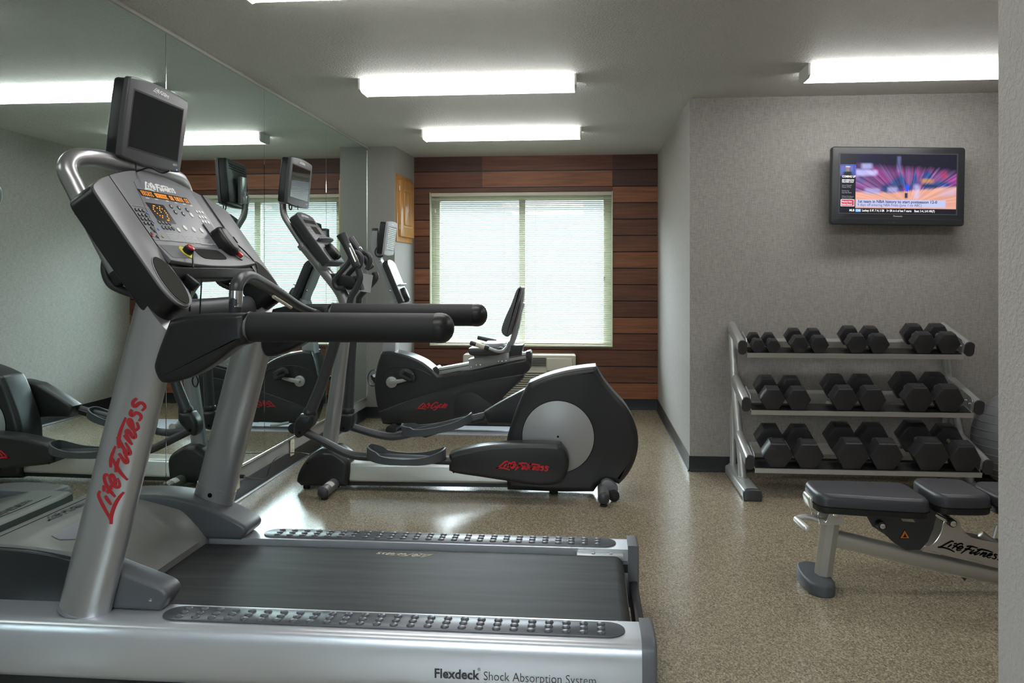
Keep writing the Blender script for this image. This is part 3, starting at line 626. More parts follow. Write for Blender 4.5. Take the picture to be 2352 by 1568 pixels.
# ================================================================== TREADMILL
YNr, YFr, YC = 2.27, 3.22, 2.745
tm = thing('treadmill', 'Large silver and black treadmill in the left foreground with a wide belt and attached screen', 'treadmill', (-.85, YC, 0))
def prof_y(Ya, Yb): return Fr((0, Ya, 0), (0, 1, 0), (0, 0, 1), (1, 0, 0))
for sgn in (-1, 1):
    near = sgn < 0
    def yy(d): return YC + sgn * d          # d: distance out from the centre line
    # side rail: rounded aluminium extrusion
    P = [(yy(.318), .272, 1), (yy(.425), .272), (yy(.452), .268), (yy(.466), .256), (yy(.474), .225), (yy(.475), .17), (yy(.470), .125), (yy(.455), .10, 1), (yy(.318), .10, 1)]
    b = B(); slab(b, P, FYZ, -1.90, .147, n=4); sr = add('side_rail', b, 'silver_rail', tm, sharp=50)
    if near:
        FN = Fr((0, YNr - .001, 0), (1, 0, 0), (0, 0, 1), (0, -1, 0)); q0 = PY(997, 1550, YNr); q1 = PY(1358, 1560, YNr)
        text('bold_lettering', 'Flexdeck', FN, q0.x, q0.z - .006, .0365, .0006, sr, 'grey_ink', .0009, sx=.96)
        text('registered_mark', '\u00ae', FN, q0.x + .122, q0.z + .018, .012, .0006, sr, 'grey_ink'); text('plain_lettering', 'Shock Absorption System', FN, q0.x + .138, q0.z - .007, .0355, .0006, sr, 'grey_ink', -.0003, sx=.84)
    P = [(yy(.32), .285, 1), (yy(.43), .285), (yy(.462), .278), (yy(.480), .255), (yy(.484), .17), (yy(.478), .06, 1), (yy(.32), .06, 1)]
    b = B(); slab(b, P, FYZ, .147, .188, 0, .012, n=4); add('end_cap', b, 'grey_plastic', tm, sharp=50)
    # textured foot pad with raised studs
    y0, y1 = (yy(.435), yy(.335)) if near else (yy(.335), yy(.435))
    b = B(); slab(b, rrect(-1.255, .105, min(y0, y1), max(y0, y1), .049, 8), FXY, .272, .2765, 0, .002, 2, sm=False)
    for i in range(26):
        for j in range(3):
            cx = -1.195 + i * .0493 + .0 * j; cy = (y0 + y1) / 2 + (j - 1) * .0295
            rs = [(.0125, .2765), (.0115, .2790), (.008, .2808)]; rings = []
            for r_, z_ in rs: rings.append([b.verts.new((cx + r_ * math.cos(a), cy + r_ * math.sin(a), z_)) for a in [k * math.pi / 5 for k in range(10)]])
            for p, q in zip(rings, rings[1:]):
                for k in range(10): b.faces.new((p[k-1], p[k], q[k], q[k-1]))
            b.faces.new(rings[-1])
    add('foot_pad', b, 'pad_grey', tm, sharp=45)
    # belt side channel + rear roller bracket
    b = B(); box(b, (-.655, yy(.300), .215), (1.60, .04, .03)); add('deck_channel', b, 'black_plastic', tm)
    b = B(); box(b, (.045, yy(.302), .252), (.17, .030, .012), .002); cyl(b, (.02, yy(.302), .257), (.02, yy(.302), .263), .006, .001, 12); cyl(b, (.085, yy(.302), .257), (.085, yy(.302), .264), .006, .001, 12); add('roller_bracket', b, 'rack_paint', tm)
    # upright
    p0 = Vector((-1.503, yy(.395), .265)); p1 = Vector((-1.2658, yy(.395), 1.172)); rx, ry = .0785, .047
    b = B(); tube(b, [p0, p1], (rx, ry), 32, up=(0, 1, 0), sm=1)
    for v in b.verts:
        if v.co.z > 1.0: v.co.z -= (v.co.x - p1.x) * .75; v.co.x += (v.co.z - p1.z) * .2586
    up_ = add('upright', b, 'silver_paint', tm)
    t = (p1 - p0).normalized(); sd = t.cross(Vector((0, 1, 0))).normalized()
    b = B(); tube(b, [p0 + t * .0, p0 + t * .006, p0 + t * .012], [(rx + .004, ry + .004), (rx + .004, ry + .004), (rx + .001, ry + .001)], 32, up=(0, 1, 0), sm=1); add('base_ring', b, 'light_grey_plastic', up_)
    if near:
        def onup(a, c):
            l0, l1 = .302, .685; x = c * (l1 - l0) * 1.12 - .036; x += a * .038 * 0
            s = -x                                     # across, towards -X is up for the letters
            ph = max(min(s / rx, .95), -.95); return p0 + t * (l0 + a * (l1 - l0)) + sd * (rx * ph) * sgn_sd + Vector((0, -1, 0)) * (ry * math.sqrt(1 - ph * ph) + .0008)
        sgn_sd = 1 if sd.x > 0 else -1
        logo('brand_lettering', FIT, onup, up_, 'red_paint', 0, 270, 2110, 500, 40)
    else:
        b = B(); tube(b, [p0 + t * .09, p0 + t * .19], (rx + .0015, ry + .0015), 32, up=(0, 1, 0), sm=1); sl = add('sleeve', b, 'silver_paint', up_)
        q = p0 + t * .165 + Vector((0, -ry - .0015, 0)); b = B(); cyl(b, q + Vector((0, .002, 0)), q + Vector((0, -.001, 0)), .009, 0, 14); add('screw_hole', b, 'black_ink', sl)
    # foot shroud beside the upright, inboard of it
    if near: P = [(-1.54, .275, 1), (-1.54, .425), (-1.47, .412), (-1.38, .383), (-1.275, .347), (-1.255, .332), (-1.252, .312), (-1.275, .2735, 1)]
    else: P = [(-1.86, .275, 1), (-1.86, .415), (-1.79, .432), (-1.66, .437), (-1.552, .427), (-1.47, .405), (-1.40, .378), (-1.309, .335), (-1.290, .315), (-1.292, .295), (-1.315, .2735, 1)]
    b = B(); ya, yb = sorted((yy(.285), yy(.378 if near else .44))); slab(b, P, FXZ, ya, yb, .014, .014, n=4); sh = add('foot_shroud', b, 'shroud_plastic', tm, sharp=50)
    b = B(); q = PY(343, 1379, 2.36); cyl(b, (q.x, yy(.3785 if near else .4405), q.z), (q.x, yy(.3805 if near else .4425), q.z), .005, .0008, 10); add('screw', b, 'chrome', sh)
# deck and belt
b = B(); box(b, (-.66, YC, .21), (1.58, .60, .03)); add('deck', b, 'black_plastic', tm)
b = B(); zt, rr_ = .258, .034; prof = [(-1.50, zt, 1), (.095, zt)] + [(.095 + rr_ * math.sin(a), zt - rr_ + rr_ * math.cos(a)) for a in [k * math.pi / 10 for k in range(1, 10)]] + [(.095, zt - 2 * rr_), (-1.50, zt - 2 * rr_, 1)]
slab(b, [(p[0], p[1]) for p in prof], FXZ, YC - .282, YC + .282, sm=False); bt = add('running_belt', b, 'belt_rubber', tm)
FB = Fr((0, 0, zt), (1, 0, 0), (0, 1, 0), (0, 0, 1))
a = PZ(1010, 1251, zt); c = PZ(880, 1253, zt); logo_on(FB, -.556, 2.965 + .02, -.775, 2.965 + .02, FIT, 'belt_lettering', bt, 'belt_print', .0006, 34)
b = B(); cyl(b, (.095, YC - .30, zt - .034), (.095, YC + .30, zt - .034), .0325, .002, 24); add('rear_roller', b, 'rack_paint', tm)
b = B(); box(b, (.168, YC, .11), (.03, .66, .09), .006); add('rear_crossbar', b, 'black_plastic', tm)
b = B(); box(b, (-.87, YC, .0625), (2.0, .92, .085)); add('under_frame', b, 'black_plastic', tm)
for x in (-1.75, .08):
    for y in (YC - .37, YC + .37):
        b = B(); cyl(b, (x, y, 0), (x, y, .018), .028, .004, 18); cyl(b, (x, y, .015), (x, y, .11), .008, 0, 10); add('leveling_foot', b, 'rubber_black', tm)
# motor hood
b = B(); NX, NY = 34, 18; x0, x1, y0, y1 = -1.945, -1.448, YC - .31, YC + .31
def hz(x, y):
    s = (x + 1.80) / (1.80 - 1.448); e = abs((y - YC) / .31); s = min(max(s, 0), 1)
    zc = .432 - .150 * (s ** 1.25); ze = .437 - .03 * s
    w = max(0, (e - .72) / .28) ** 1.6 * max(0, 1 - max(0, s - .72) / .28)
    z = zc * (1 - w) + max(ze, zc) * w
    if x < -1.92: z -= (-1.92 - x) ** 2 * 14
    return z
G = [[b.verts.new((x0 + (x1-x0) * i / NX, y0 + (y1-y0) * j / NY, hz(x0 + (x1-x0) * i / NX, y0 + (y1-y0) * j / NY))) for i in range(NX + 1)] for j in range(NY + 1)]
Lw = [[b.verts.new((x0 + (x1-x0) * i / NX, y, .12)) for i in range(NX + 1)] for y in (y0, y1)]
for j in range(NY):
    for i in range(NX): b.faces.new((G[j][i], G[j][i+1], G[j+1][i+1], G[j+1][i]))
for i in range(NX): b.faces.new((G[0][i], Lw[0][i], Lw[0][i+1], G[0][i+1])); b.faces.new((G[NY][i], G[NY][i+1], Lw[1][i+1], Lw[1][i]))
b.faces.new([G[j][0] for j in range(NY + 1)] + [Lw[1][0], Lw[0][0]]); b.faces.new([G[j][NX] for j in range(NY, -1, -1)] + [Lw[0][NX], Lw[1][NX]]); b.faces.new(Lw[0] + Lw[1][::-1])
hood = add('motor_hood', b, 'hood_plastic', tm, sharp=50)
b = B(); ya = y0 - .012
slab(b, [(-1.93, .12, 1), (-1.93, .425, 1), (-1.83, .428), (-1.70, .420), (-1.59, .402), (-1.54, .385, 1), (-1.50, .28, 1), (-1.50, .12, 1)], FXZ, YC - .330, YC - .306, 0.004, 0.004, n=4); add('side_skirt', b, 'black_plastic', hood)
b = B(); slab(b, [(-1.93, .12, 1), (-1.93, .425, 1), (-1.83, .428), (-1.70, .420), (-1.59, .402), (-1.54, .385, 1), (-1.50, .28, 1), (-1.50, .12, 1)], FXZ, YC + .306, YC + .330, 0.004, 0.004, n=4); add('side_skirt', b, 'black_plastic', hood)
b = B()
for k in range(34): box(b, (-1.9462, YC - .28 + k * .017, .385), (.003, .007, .028))
add('vent_slots', b, 'black_ink', hood)
FH = Fr((0, 0, .4325), (0, 1, 0), (-1, 0, 0), (0, 0, 1))
q0 = PZ(108, 1196, .433); q1 = PZ(222, 1155, .433)
b = B(); 
for i in range(1): quadbox(b, FH, YC - .30, YC + .30, 1.895, 1.898, -.001, .0006)
add('cover_seam', b, 'black_ink', hood)
logo_on(FH, q0.y, -q0.x - .004, q1.y + .02, -q0.x - .004, FIT, 'hood_lettering', hood, 'grey_ink', .001, 46)
def onhood(u, v):
    z = .42
    for _ in range(12): p = PZ(u, v, z); z = .5 * z + .5 * hz(p.x, p.y)
    return p
c4 = [onhood(*k) for k in ((118, 1231), (200, 1188), (250, 1238), (136, 1240))]; b = B(); n_ = 10; g = []
for j_ in range(n_ + 1):
    g.append([])
    for i_ in range(n_ + 1):
        s_, t_ = i_ / n_, j_ / n_; p = (c4[0] * (1 - s_) + c4[1] * s_) * (1 - t_) + (c4[3] * (1 - s_) + c4[2] * s_) * t_; g[-1].append(b.verts.new((p.x, p.y, hz(p.x, p.y) + .0022)))
for j_ in range(n_):
    for i_ in range(n_): b.faces.new((g[j_][i_], g[j_][i_+1], g[j_+1][i_+1], g[j_+1][i_]))
add('label_panel', b, 'label_grey', hood)
# console ---------------------------------------------------------
dx, dz = .5832, -.8123; FCn = Fr((-1.4555, YC + .012, 1.5450), (0, 1, 0), (-dx, 0, -dz), (-dz, 0, dx))     # a along Y, b up the slope, h out
def cw(a, w, h=0): return FCn(a, -w, h)
con = B()
slab(con, [(-.309, -.30, 1), (-.309, .054, 1), (-.23, .078), (-.12, .104), (0, .116), (.12, .104), (.23, .078), (.309, .054, 1), (.309, -.30, 1), (.10, -.312), (-.10, -.312)], FCn, -.075, 0, .02, .004, n=5)
cons = add('console_panel', con, 'light_grey_plastic', tm, sharp=50)
for s in (-1, 1):
    P = [(s * .311, .053, 1), (s * .37, .034), (s * .425, .010), (s * .453, -.01), (s * .460, -.04), (s * .458, -.34), (s * .452, -.395), (s * .428, -.435), (s * .382, -.448), (s * .338, -.435), (s * .313, -.40), (s * .311, -.35, 1)]
    b = B(); slab(b, P, FCn, -.088, -.003, .01, 0, n=5); ear = add('side_pod', b, 'black_plastic', tm, sharp=50)
    b = B(); slab(b, [(s * (abs(q[0]) - (.003 if k not in (0, 11) else -.0005)), q[1] - .002 if k < 5 else q[1] + .003) + tuple(q[2:]) for k, q in enumerate(P)], FCn, -.004, .004, 0, .003, 2, n=5); add('pod_face', b, 'light_grey_plastic', ear)
    b = B(); slab(b, ell(s * .378, -.352, .0585, .090, 40, s * .05), FCn, .002, .0065, 0, .002, 2, sm=False); add('cup_holder_rim', b, 'light_grey_plastic', ear)
    b = B(); slab(b, ell(s * .378, -.352, .0555, .087, 40, s * .05), FCn, .006, .0070, sm=False); add('cup_holder_well', b, 'black_ink', ear)
    b = B(); slab(b, ell(s * .378, -.352, .0535, .085, 40, s * .05), FCn, .0065, .0078, sm=False); add('cup_holder_liner', b, 'cup_dark', ear)
# lower tray: tilted shelf with pocket, start and stop buttons
FT2 = Fr(cw(0, .216, .003), (0, 1, 0), (-.74, 0, .67), (.67, 0, .74))
b = B(); slab(b, [(-.309, .004, 1), (.309, .004, 1), (.325, -.072, 1), (.15, -.090), (0, -.094), (-.15, -.090), (-.325, -.072, 1)], FT2, -.012, .003, .003, .004, 3, n=4); tray = add('accessory_tray', b, ['light_grey_plastic'], tm, sharp=50)
FLp = Fr(FT2(0, 0, 0), (0, 1, 0), (1, 0, 0), (0, 0, -1))
b = B(); slab(b, [(-.315, -.02, 1), (.315, -.02, 1), (.322, .050, 1), (.15, .066), (0, .071), (-.15, .066), (-.322, .050, 1)], FLp, .067, .106, .004, .008, 3, n=4); add('tray_lip', b, 'black_plastic', tray)
b = B(); slab(b, rrect(-.30, -.19, -.060, -.004, .004), FT2, .003, .0042, sm=False); add('dark_patch', b, 'grey_plastic', tray)
b = B(); slab(b, [(-.075, -.010), (.075, -.010), (.095, -.018), (.10, -.045), (.08, -.058), (-.075, -.058), (-.095, -.045), (-.092, -.018)], FT2, .003, .0045, n=4); add('accessory_pocket', b, 'black_ink', tray)
b = B(); slab(b, ell(-.175, -.033, .026, .030, 28), FT2, .003, .006, 0, .001, 2, sm=False); st = add('stop_ring', b, 'stop_yellow', tray)
b = B(); cyl(b, FT2(-.175, -.033, .005), FT2(-.175, -.033, .024), .017, .003, 24); add('stop_plunger', b, 'black_plastic', st)
b = B(); cyl(b, FT2(-.175, -.033, .022), FT2(-.175, -.033, .031), .0145, .004, 24); add('stop_button', b, 'button_red', st)
b = B(); slab(b, ell(.215, -.038, .020, .022, 24), FT2, .003, .008, 0, .002, 2, sm=False); sb = add('button_collar', b, 'grey_plastic', tray)
b = B(); cyl(b, FT2(.215, -.038, .006), FT2(.215, -.038, .022), .014, .005, 24); add('red_button', b, 'button_red', sb)
# cross beam under the console
b = B(); tube(b, [(-1.30, YC - .36, 1.165), (-1.30, YC + .36, 1.165)], (.035, .03), 16, up=(1, 0, 0), sm=1); add('cross_beam', b, 'shroud_plastic', tm)
for s in (-1, 1): b = B(); quadbox(b, FCn, s * .310 - .0012, s * .310 + .0012, -.375, .055, .003, .0046); add('console_seam', b, 'black_ink', cons)
# overlay printing and keys
ov = B(); slab(ov, [(-.262, -.193), (.225, -.193), (.232, .055), (.18, .070), (0, .082), (-.12, .070), (-.165, .050)], FCn, .004 - .004, .0012, sm=False); ovl = add('overlay', ov, 'overlay_grey', cons)
def pc(u, v): return FCn.pix(u, v, .002)
def rects(name, L, m, h=.0022, par=None):
    b = B()
    for a0, a1, c0, c1 in L: quadbox(b, FCn, a0, a1, c0, c1, .001, h)
    return add(name, b, m, par or ovl)
logo_on(FCn, *pc(333, 434), *pc(404, 440), FIT, 'console_lettering', ovl, 'white_print', .0016, 50)
a0 = pc(315, 433); a1 = pc(440, 461); led = rects('message_display', [(a0[0], a0[0] + .335, a0[1] - .028, a0[1])], 'led_window')
b = B(); rnd = random.Random(5)
MSG = 'SELECT WORKOUT OR PRESS GO'
for i in range(26):
    if MSG[i:i+1] == ' ' : continue
    ca = a0[0] + .012 + i * .0122
    for r_ in range(5):
        for c_ in range(4):
            if c_ in (0,) or r_ in (0, 4) and c_ < 3 or (r_ == 2 and c_ < 3 and MSG[i] in 'EPRWS') or (MSG[i] in 'WORKUD' and c_ == 3): quadbox(b, FCn, ca + c_ * .0024, ca + c_ * .0024 + .0018, a0[1] - .006 - r_ * .0038 - .0026, a0[1] - .006 - r_ * .0038, .0022, .0028)
add('lit_message', b, 'led_orange', led)
a0 = pc(334, 464); mtx = rects('matrix_display', [(a0[0], a0[0] + .115, a0[1] - .078, a0[1])], 'led_window')
HEART = [(1,1),(2,0),(3,0),(0,2),(0,3),(1,4),(2,5),(3,6),(4,1),(5,2),(5,3),(6,1),(7,0),(8,1),(9,2),(9,3),(9,4),(8,5),(8,6),(7,7),(6,7),(4,5)]
b = B()
for i, j in HEART: quadbox(b, FCn, a0[0] + .018 + i * .008, a0[0] + .023 + i * .008, a0[1] - .013 - j * .008, a0[1] - .009 - j * .008, .0022, .0028)
add('lit_heart_pattern', b, 'led_orange', mtx)
def keys(name, L, m, par=None, h=.0035):
    b = B()
    for c, rx_, ry_ in L: slab(b, ell(c[0], c[1], rx_, ry_, 16), FCn, .001, h, 0, .001, 1, sm=False)
    return add(name, b, m, par or ovl)
big = [pc(420, 522), pc(443, 525), pc(463, 527), pc(410, 528)]
keys('large_key', [(pc(425, 523), .0115, .0115), (pc(445, 527), .0115, .0115), (pc(463, 529), .0115, .0115)], 'white_print')
L = []
for r_, (u0, v0) in enumerate(((452, 486), (459, 498), (466, 509), (473, 519))):
    for k in range(3): c = pc(u0, v0); L.append(((c[0] + k * .022, c[1]), .0075, .0075))
keys('number_key', L, 'white_print')
L = []
for r_, (u0, v0) in enumerate(((313, 481), (320, 492), (327, 502), (334, 512))):
    c = pc(u0, v0)
    for k in range(3): L.append(((c[0] + k * .021, c[1]), .0058, .0066))
keys('dark_key', L + [(pc(349, 523), .006, .006), (pc(349, 536), .006, .006), (pc(356, 530), .006, .006), (pc(362, 543), .006, .006)], 'grey_ink')
keys('dark_key_legend', [((c[0], c[1]), .0018, .0036) for c, _, _ in L], 'white_print', h=.0042)
keys('blue_key', [(pc(338, 489), .0055, .0045), (pc(352, 510), .0055, .0045), (pc(364, 526), .0055, .0045)], 'blue_print')
keys('red_key', [(pc(350, 541), .0045, .0045)], 'button_red'); keys('green_key', [(pc(374, 543), .006, .005)], 'gold_print')
L = []
for (u0, v0) in ((366, 510), (375, 522)):
    c = pc(u0, v0)
    for k in range(4): L.append(((c[0] + k * .0215, c[1]), .0085, .0085))
keys('workout_key', L, 'grey_ink'); keys('workout_key_centre', [((c[0], c[1] ), .006, .0022) for c, _, _ in L[:3] + L[4:6]], 'pale_print', h=.0042)
L = []
for u0, v0 in ((393, 474), (411, 477), (430, 482), (403, 487), (421, 491)): L.append((pc(u0, v0), .0095, .0095))
keys('arrow_key', L, 'grey_ink'); keys('arrow_mark', [(c, .0035, .0045) for c, _, _ in L], 'white_print', h=.0042); keys('bright_key', [(pc(440, 494), .0105, .0105), (pc(410, 528), .0095, .0095)], 'white_print')
def outline_rect(name, a0, a1, c0, c1, w=.0011, m='pale_print'):
    return rects(name, [(a0, a1, c0, c0 + w), (a0, a1, c1 - w, c1), (a0, a0 + w, c0, c1), (a1 - w, a1, c0, c1)], m, .0016)
outline_rect('panel_outline', -.262, .225, -.193, -.191)
ko_ = pc(300, 470); ko2 = pc(382, 552); outline_rect('keypad_outline', ko_[0], ko_[0] + .105, ko2[1], ko_[1])
b = B()
for i, (u0, v0) in enumerate(((381, 535), (418, 540), (452, 544), (488, 552))):
    c = pc(u0, v0)
    for k in range(5): quadbox(b, FCn, c[0], c[0] + (.085 if i < 3 else .05) - .012 * ((k * 7 + i) % 3), c[1] - .007 * k - .003, c[1] - .007 * k, .001, .0016)
add('instruction_print', b, 'pale_print', ovl)
b = B()
for u0, v0 in ((335, 453), (356, 456), (381, 460), (401, 464), (420, 467), (436, 471)): c = pc(u0, v0); quadbox(b, FCn, c[0], c[0] + .02, c[1] - .003, c[1], .001, .0016)
add('display_caption', b, 'white_print', ovl)
# phone cradle
c = FCn.pix(522, 548, .03); b = B(); slab(b, [(c[0] - .045, .035), (c[0] + .01, .05), (c[0] + .03, .02), (c[0] + .03, -.035), (c[0] + .005, -.065), (c[0] - .04, -.05)], Fr(FCn(0, c[1]), FCn.e1, FCn.e2, FCn.n), .0, .045, 0, .018, 4, n=5); cr = add('phone_cradle', b, 'black_plastic', tm)
b = B(); slab(b, [(c[0] - .012, .052), (c[0] + .03, .045), (c[0] + .045, .01), (c[0] + .045, -.035), (c[0] + .02, -.058), (c[0] + .0, -.03)], Fr(FCn(.022, c[1] - .002), FCn.e1, FCn.e2, FCn.n), .0, .028, 0, .012, 4, n=5); add('cradle_arm', b, 'black_plastic', cr)
b = B(); slab(b, rrect(c[0] + .005, c[0] + .012, -.03, .0, .003), Fr(FCn(.015, c[1]), FCn.e1, FCn.e2, FCn.n), .044, .046, sm=False); add('cradle_slot', b, 'black_ink', cr)
b = B(); slab(b, rrect(c[0] - .05, c[0] + .015, .03, .085, .003), Fr(FCn(0, c[1]), FCn.e1, FCn.e2, FCn.n), 0.004, .006, sm=False); add('cradle_plate', b, 'shroud_plastic', cr)
b = B(); pts = [PY(u, v, y) for u, v, y in ((538, 556, 3.02), (560, 575, 3.05), (580, 596, 3.08), (590, 610, 3.08), (592, 632, 3.07))]; tube(b, pts, .0028, 8); add('cradle_cord', b, 'black_plastic', cr)
# safety clip hanging from the stop button
b = B(); p = FT2(-.170, -.045, .024); q = PY(443, 614, 2.52); tube(b, [p, (p + q) / 2 + Vector((.004, -.01, .004)), q], .003, 8); slab(b, rrect(0, .052, -.030, .006, .008), Fr(PY(424, 630, 2.515), (.75, .1, -.66), (.66, 0, .75), (0, 1, 0)), 0, .016, .003, .003, 2, sm=False); ck = add('safety_clip', b, 'black_plastic', tm)
b = B(); y = 2.53; tube(b, [PY(463, 640, y), PY(462, 665, y), PY(460, 700, y), PY(459, 730, y)], .0026, 8); tube(b, [PY(437, 630, y), PY(436, 680, y), PY(436, 715, y)], .0032, 8); tube(b, [PY(448, 858, y), PY(442, 872, y), PY(445, 885, y), PY(451, 887, y), PY(455, 875, y), PY(450, 860, y)], .0026, 8); tube(b, [PY(459, 728, y), PY(452, 790, y), PY(449, 860, y)], .0026, 8, sm=1); add('safety_cord', b, 'black_plastic', ck)
# rear frame tube carrying the screen
def tb(s, a, w, h): return cw(s * a, w, h)
half = [(-1.405, 1.285), (-1.50, 1.458), (-1.547, 1.5455), (-1.572, 1.60)]
loop = [Vector((x, YC - .372, z)) for x, z in half] + [Vector((-1.574, YC - .345, 1.633)), Vector((-1.562, YC - .285, 1.648)), Vector((-1.555, YC - .18, 1.652)), Vector((-1.555, YC + .18, 1.652)), Vector((-1.562, YC + .285, 1.648)), Vector((-1.574, YC + .345, 1.633))] + [Vector((x, YC + .372, z)) for x, z in half[::-1]]
b = B(); tube(b, loop, .0285, 20, sm=6); lp = add('rear_frame_tube', b, 'silver_paint', tm)
for s in (-1, 1):
    ys = YC + s * .372
    b = B(); tube(b, [(-1.408, ys, 1.29), (-1.392, ys, 1.262)], .029, 18, cap=.012, sm=1); add('tube_plug', b, 'black_plastic', lp)
    b = B(); tube(b, [(-1.448, ys, 1.325), (-1.450, ys, 1.29), (-1.435, ys, 1.255), (-1.40, ys, 1.235), (-1.34, ys, 1.215)], .0125, 10); add('cable_loop', b, 'tube_grey', lp)
    b = B()
    for x, z in ((-1.434, 1.31), (-1.523, 1.475)): cyl(b, (x - .0, ys, z), (x - .026 * .87, ys, z - .026 * .4 + .0), .006, .001, 10)
    add('bolt', b, 'chrome', lp)
# attached screen
def monitor(parent, TL, TR, BL, depth, bw, name='monitor', m='bezel_grey', btop=.135, bbot=.13, bside=.075, scr='screen_glass', lw=50, hd=True):
    TL, TR, BL = Vector(TL), Vector(TR), Vector(BL); e1 = (TR - TL).normalized(); e2 = (TL - BL); e2 = (e2 - e1 * e2.dot(e1)).normalized(); n = e1.cross(e2)
    if n.x < 0: n = -n
    w = (TR - TL).length; hh = (TL - BL).length; fr = Fr(TL - e2 * hh, e1, e2, n)
    out = [(0, .03 * hh), (.03 * w, 0), (.5 * w, -.03 * hh), (.97 * w, 0), (w, .03 * hh), (w, .95 * hh), (.965 * w, .995 * hh), (.5 * w, 1.035 * hh), (.035 * w, .995 * hh), (0, .95 * hh)]
    b = B(); slab(b, out, fr, -.016, .004, 0, .007, 3, n=4); mo = add(name, b, m, parent, sharp=50)
    back = [(.02 * w, .04 * hh), (.05 * w, .015 * hh), (.95 * w, .015 * hh), (.98 * w, .04 * hh), (.98 * w, .94 * hh), (.94 * w, .98 * hh), (.06 * w, .98 * hh), (.02 * w, .94 * hh)]
    b = B(); slab(b, back, fr, -depth, -.014, .012, 0, 3, n=4); bk = add('back_shell', b, 'black_plastic', mo, sharp=50)
    b = B()
    for k in range(3): quadbox(b, fr, .12 * w, .88 * w, (.86 - .05 * k) * hh, (.87 - .05 * k) * hh, -depth - .002, -depth + .001)
    add('vent_slots', b, 'black_ink', bk)
    x0, x1, y0, y1 = bside * w, (1 - bside) * w, bbot * hh, (1 - btop) * hh
    b = B(); quadbox(b, fr, x0, x1, y0, y1, .001, .0046); add('bezel_step', b, 'tvframe', mo)
    b = B(); quadbox(b, fr, x0 + .006, x1 - .006, y0 + .006, y1 - .006, .003, .0052); add('screen', b, scr, mo)
    logo_on(fr, .36 * w, .925 * hh, .64 * w, .925 * hh, FIT, 'brand_lettering', mo, 'white_print', .0048, lw)
    if hd: text('hdtv_lettering', 'HDTV', fr, .84 * w, .075 * hh, .038 * hh, .0048, mo, 'white_print', .0002); b = B(); quadbox(b, fr, .915 * w, .93 * w, .025 * hh, .035 * hh, .003, .0048); add('power_light', b, 'led_blue', mo)
    return mo, fr, w, hh
TL = PY(297, 172, 2.565); TR = PY(432, 232, 2.925); BL = PY(277, 360, 2.565)
mo, mf, mw, mh = monitor(tm, TL, TR, BL, .062, 0, scr='screen_dark')
b = B(); box(b, (-1.585, YC, 1.735), (.05, .12, .16), .005); box(b, (-1.60, YC, 1.66), (.03, .05, .09), .004); add('screen_bracket', b, 'dark_plastic', mo)
b = B(); y = 2.66
tube(b, [PY(290, 375, y), PY(300, 395, y), PY(318, 392, y), PY(345, 385, y), PY(372, 397, y), PY(390, 392, y)], .003, 8); tube(b, [PY(270, 372, y), PY(282, 385, y), PY(300, 372, y)], .009, 8); tube(b, [PY(312, 376, y), PY(312, 398, y)], .0025, 8, sm=1)
add('cable_bundle', b, 'black_plastic', mo)
# handrails
for s in (-1, 1):
    near = s < 0; ya = YC + s * .395; y0, y1 = sorted((ya - .05, ya + .045))
    P = [(-1.255, .985), (-1.262, 1.02), (-1.215, 1.148, 1), (-1.14, 1.164), (-.985, 1.168, 1), (-.985, 1.079, 1), (-1.02, 1.066), (-1.075, 1.025), (-1.13, .992), (-1.18, .972), (-1.235, .964)]
    b = B(); slab(b, P, FXZ, y0, y1, .022, .022, 5, n=5); hr = add('handrail', b, 'black_plastic', tm, sharp=55)
    b = B(); zc = 1.1265; tube(b, [(-.987, ya, zc), (-.978, ya, zc), (-.43, ya, zc)], [(.041, .045), (.044, .046), (.0425, .046)], 28, up=(0, 1, 0), sm=1); rg = add('rail_grip', b, 'black_foam', hr)
    b = B(); tube(b, [(-.432, ya, zc), (-.418, ya, zc)], (.0435, .047), 28, up=(0, 1, 0), cap=.036, sm=1); add('end_plug', b, 'black_plastic', rg)
    b = B(); tube(b, [(-.991, ya, zc), (-.984, ya, zc)], (.045, .048), 28, up=(0, 1, 0), sm=1); add('joint_ring', b, 'light_grey_plastic', rg)
# heart rate bar
A = Vector((-1.050, 2.415, 1.15)); Bv = Vector((-1.055, 2.45, 1.245)); Cc = Vector((-1.112, 2.60, 1.278)); D = Vector((-1.045, 3.085, 1.145))
pts = [(-1.052, 2.405, 1.14), (-1.055, 2.41, 1.21), (-1.075, 2.44, 1.262), (-1.118, 2.52, 1.294), (-1.155, 2.62, 1.300), (-1.170, YC, 1.300), (-1.160, 2.84, 1.290), (-1.135, 2.93, 1.255), (-1.100, 3.01, 1.205), (-1.065, 3.075, 1.152), (-1.03, 3.10, 1.14)]
pts = [PY(u, v, y) for u, v, y in ((540, 728, 2.405), (541, 690, 2.405), (545, 652, 2.42), (568, 635, 2.50), (602, 650, 2.64), (642, 674, 2.80), (680, 700, 2.95), (712, 716, 3.06), (735, 722, 3.10))]
b = B(); tube(b, pts, [.0195, .0195, .0205, .0205, .020, .019, .018, .0165, .016], 20, sm=5); hb = add('heart_rate_bar', b, 'tube_grey', tm)
b = B(); p = PY(541, 705, 2.405); q = PY(542, 668, 2.408); tube(b, [p, q], .0205, 20, sm=1); add('hand_sensor', b, 'chrome', hb)
b = B(); p = PY(628, 681, 2.725 - .006); q = PY(668, 706, 2.885 - .006); tube(b, [p, q], (.006, .006), 10, sm=1); add('hand_sensor', b, 'cream_plastic', hb)
# ================================================================== ELLIPTICAL
YE = 4.90
el = thing('elliptical_trainer', 'Black and silver elliptical trainer with grey flywheel disc, beyond the treadmill', 'elliptical trainer', (-.7, YE, 0))
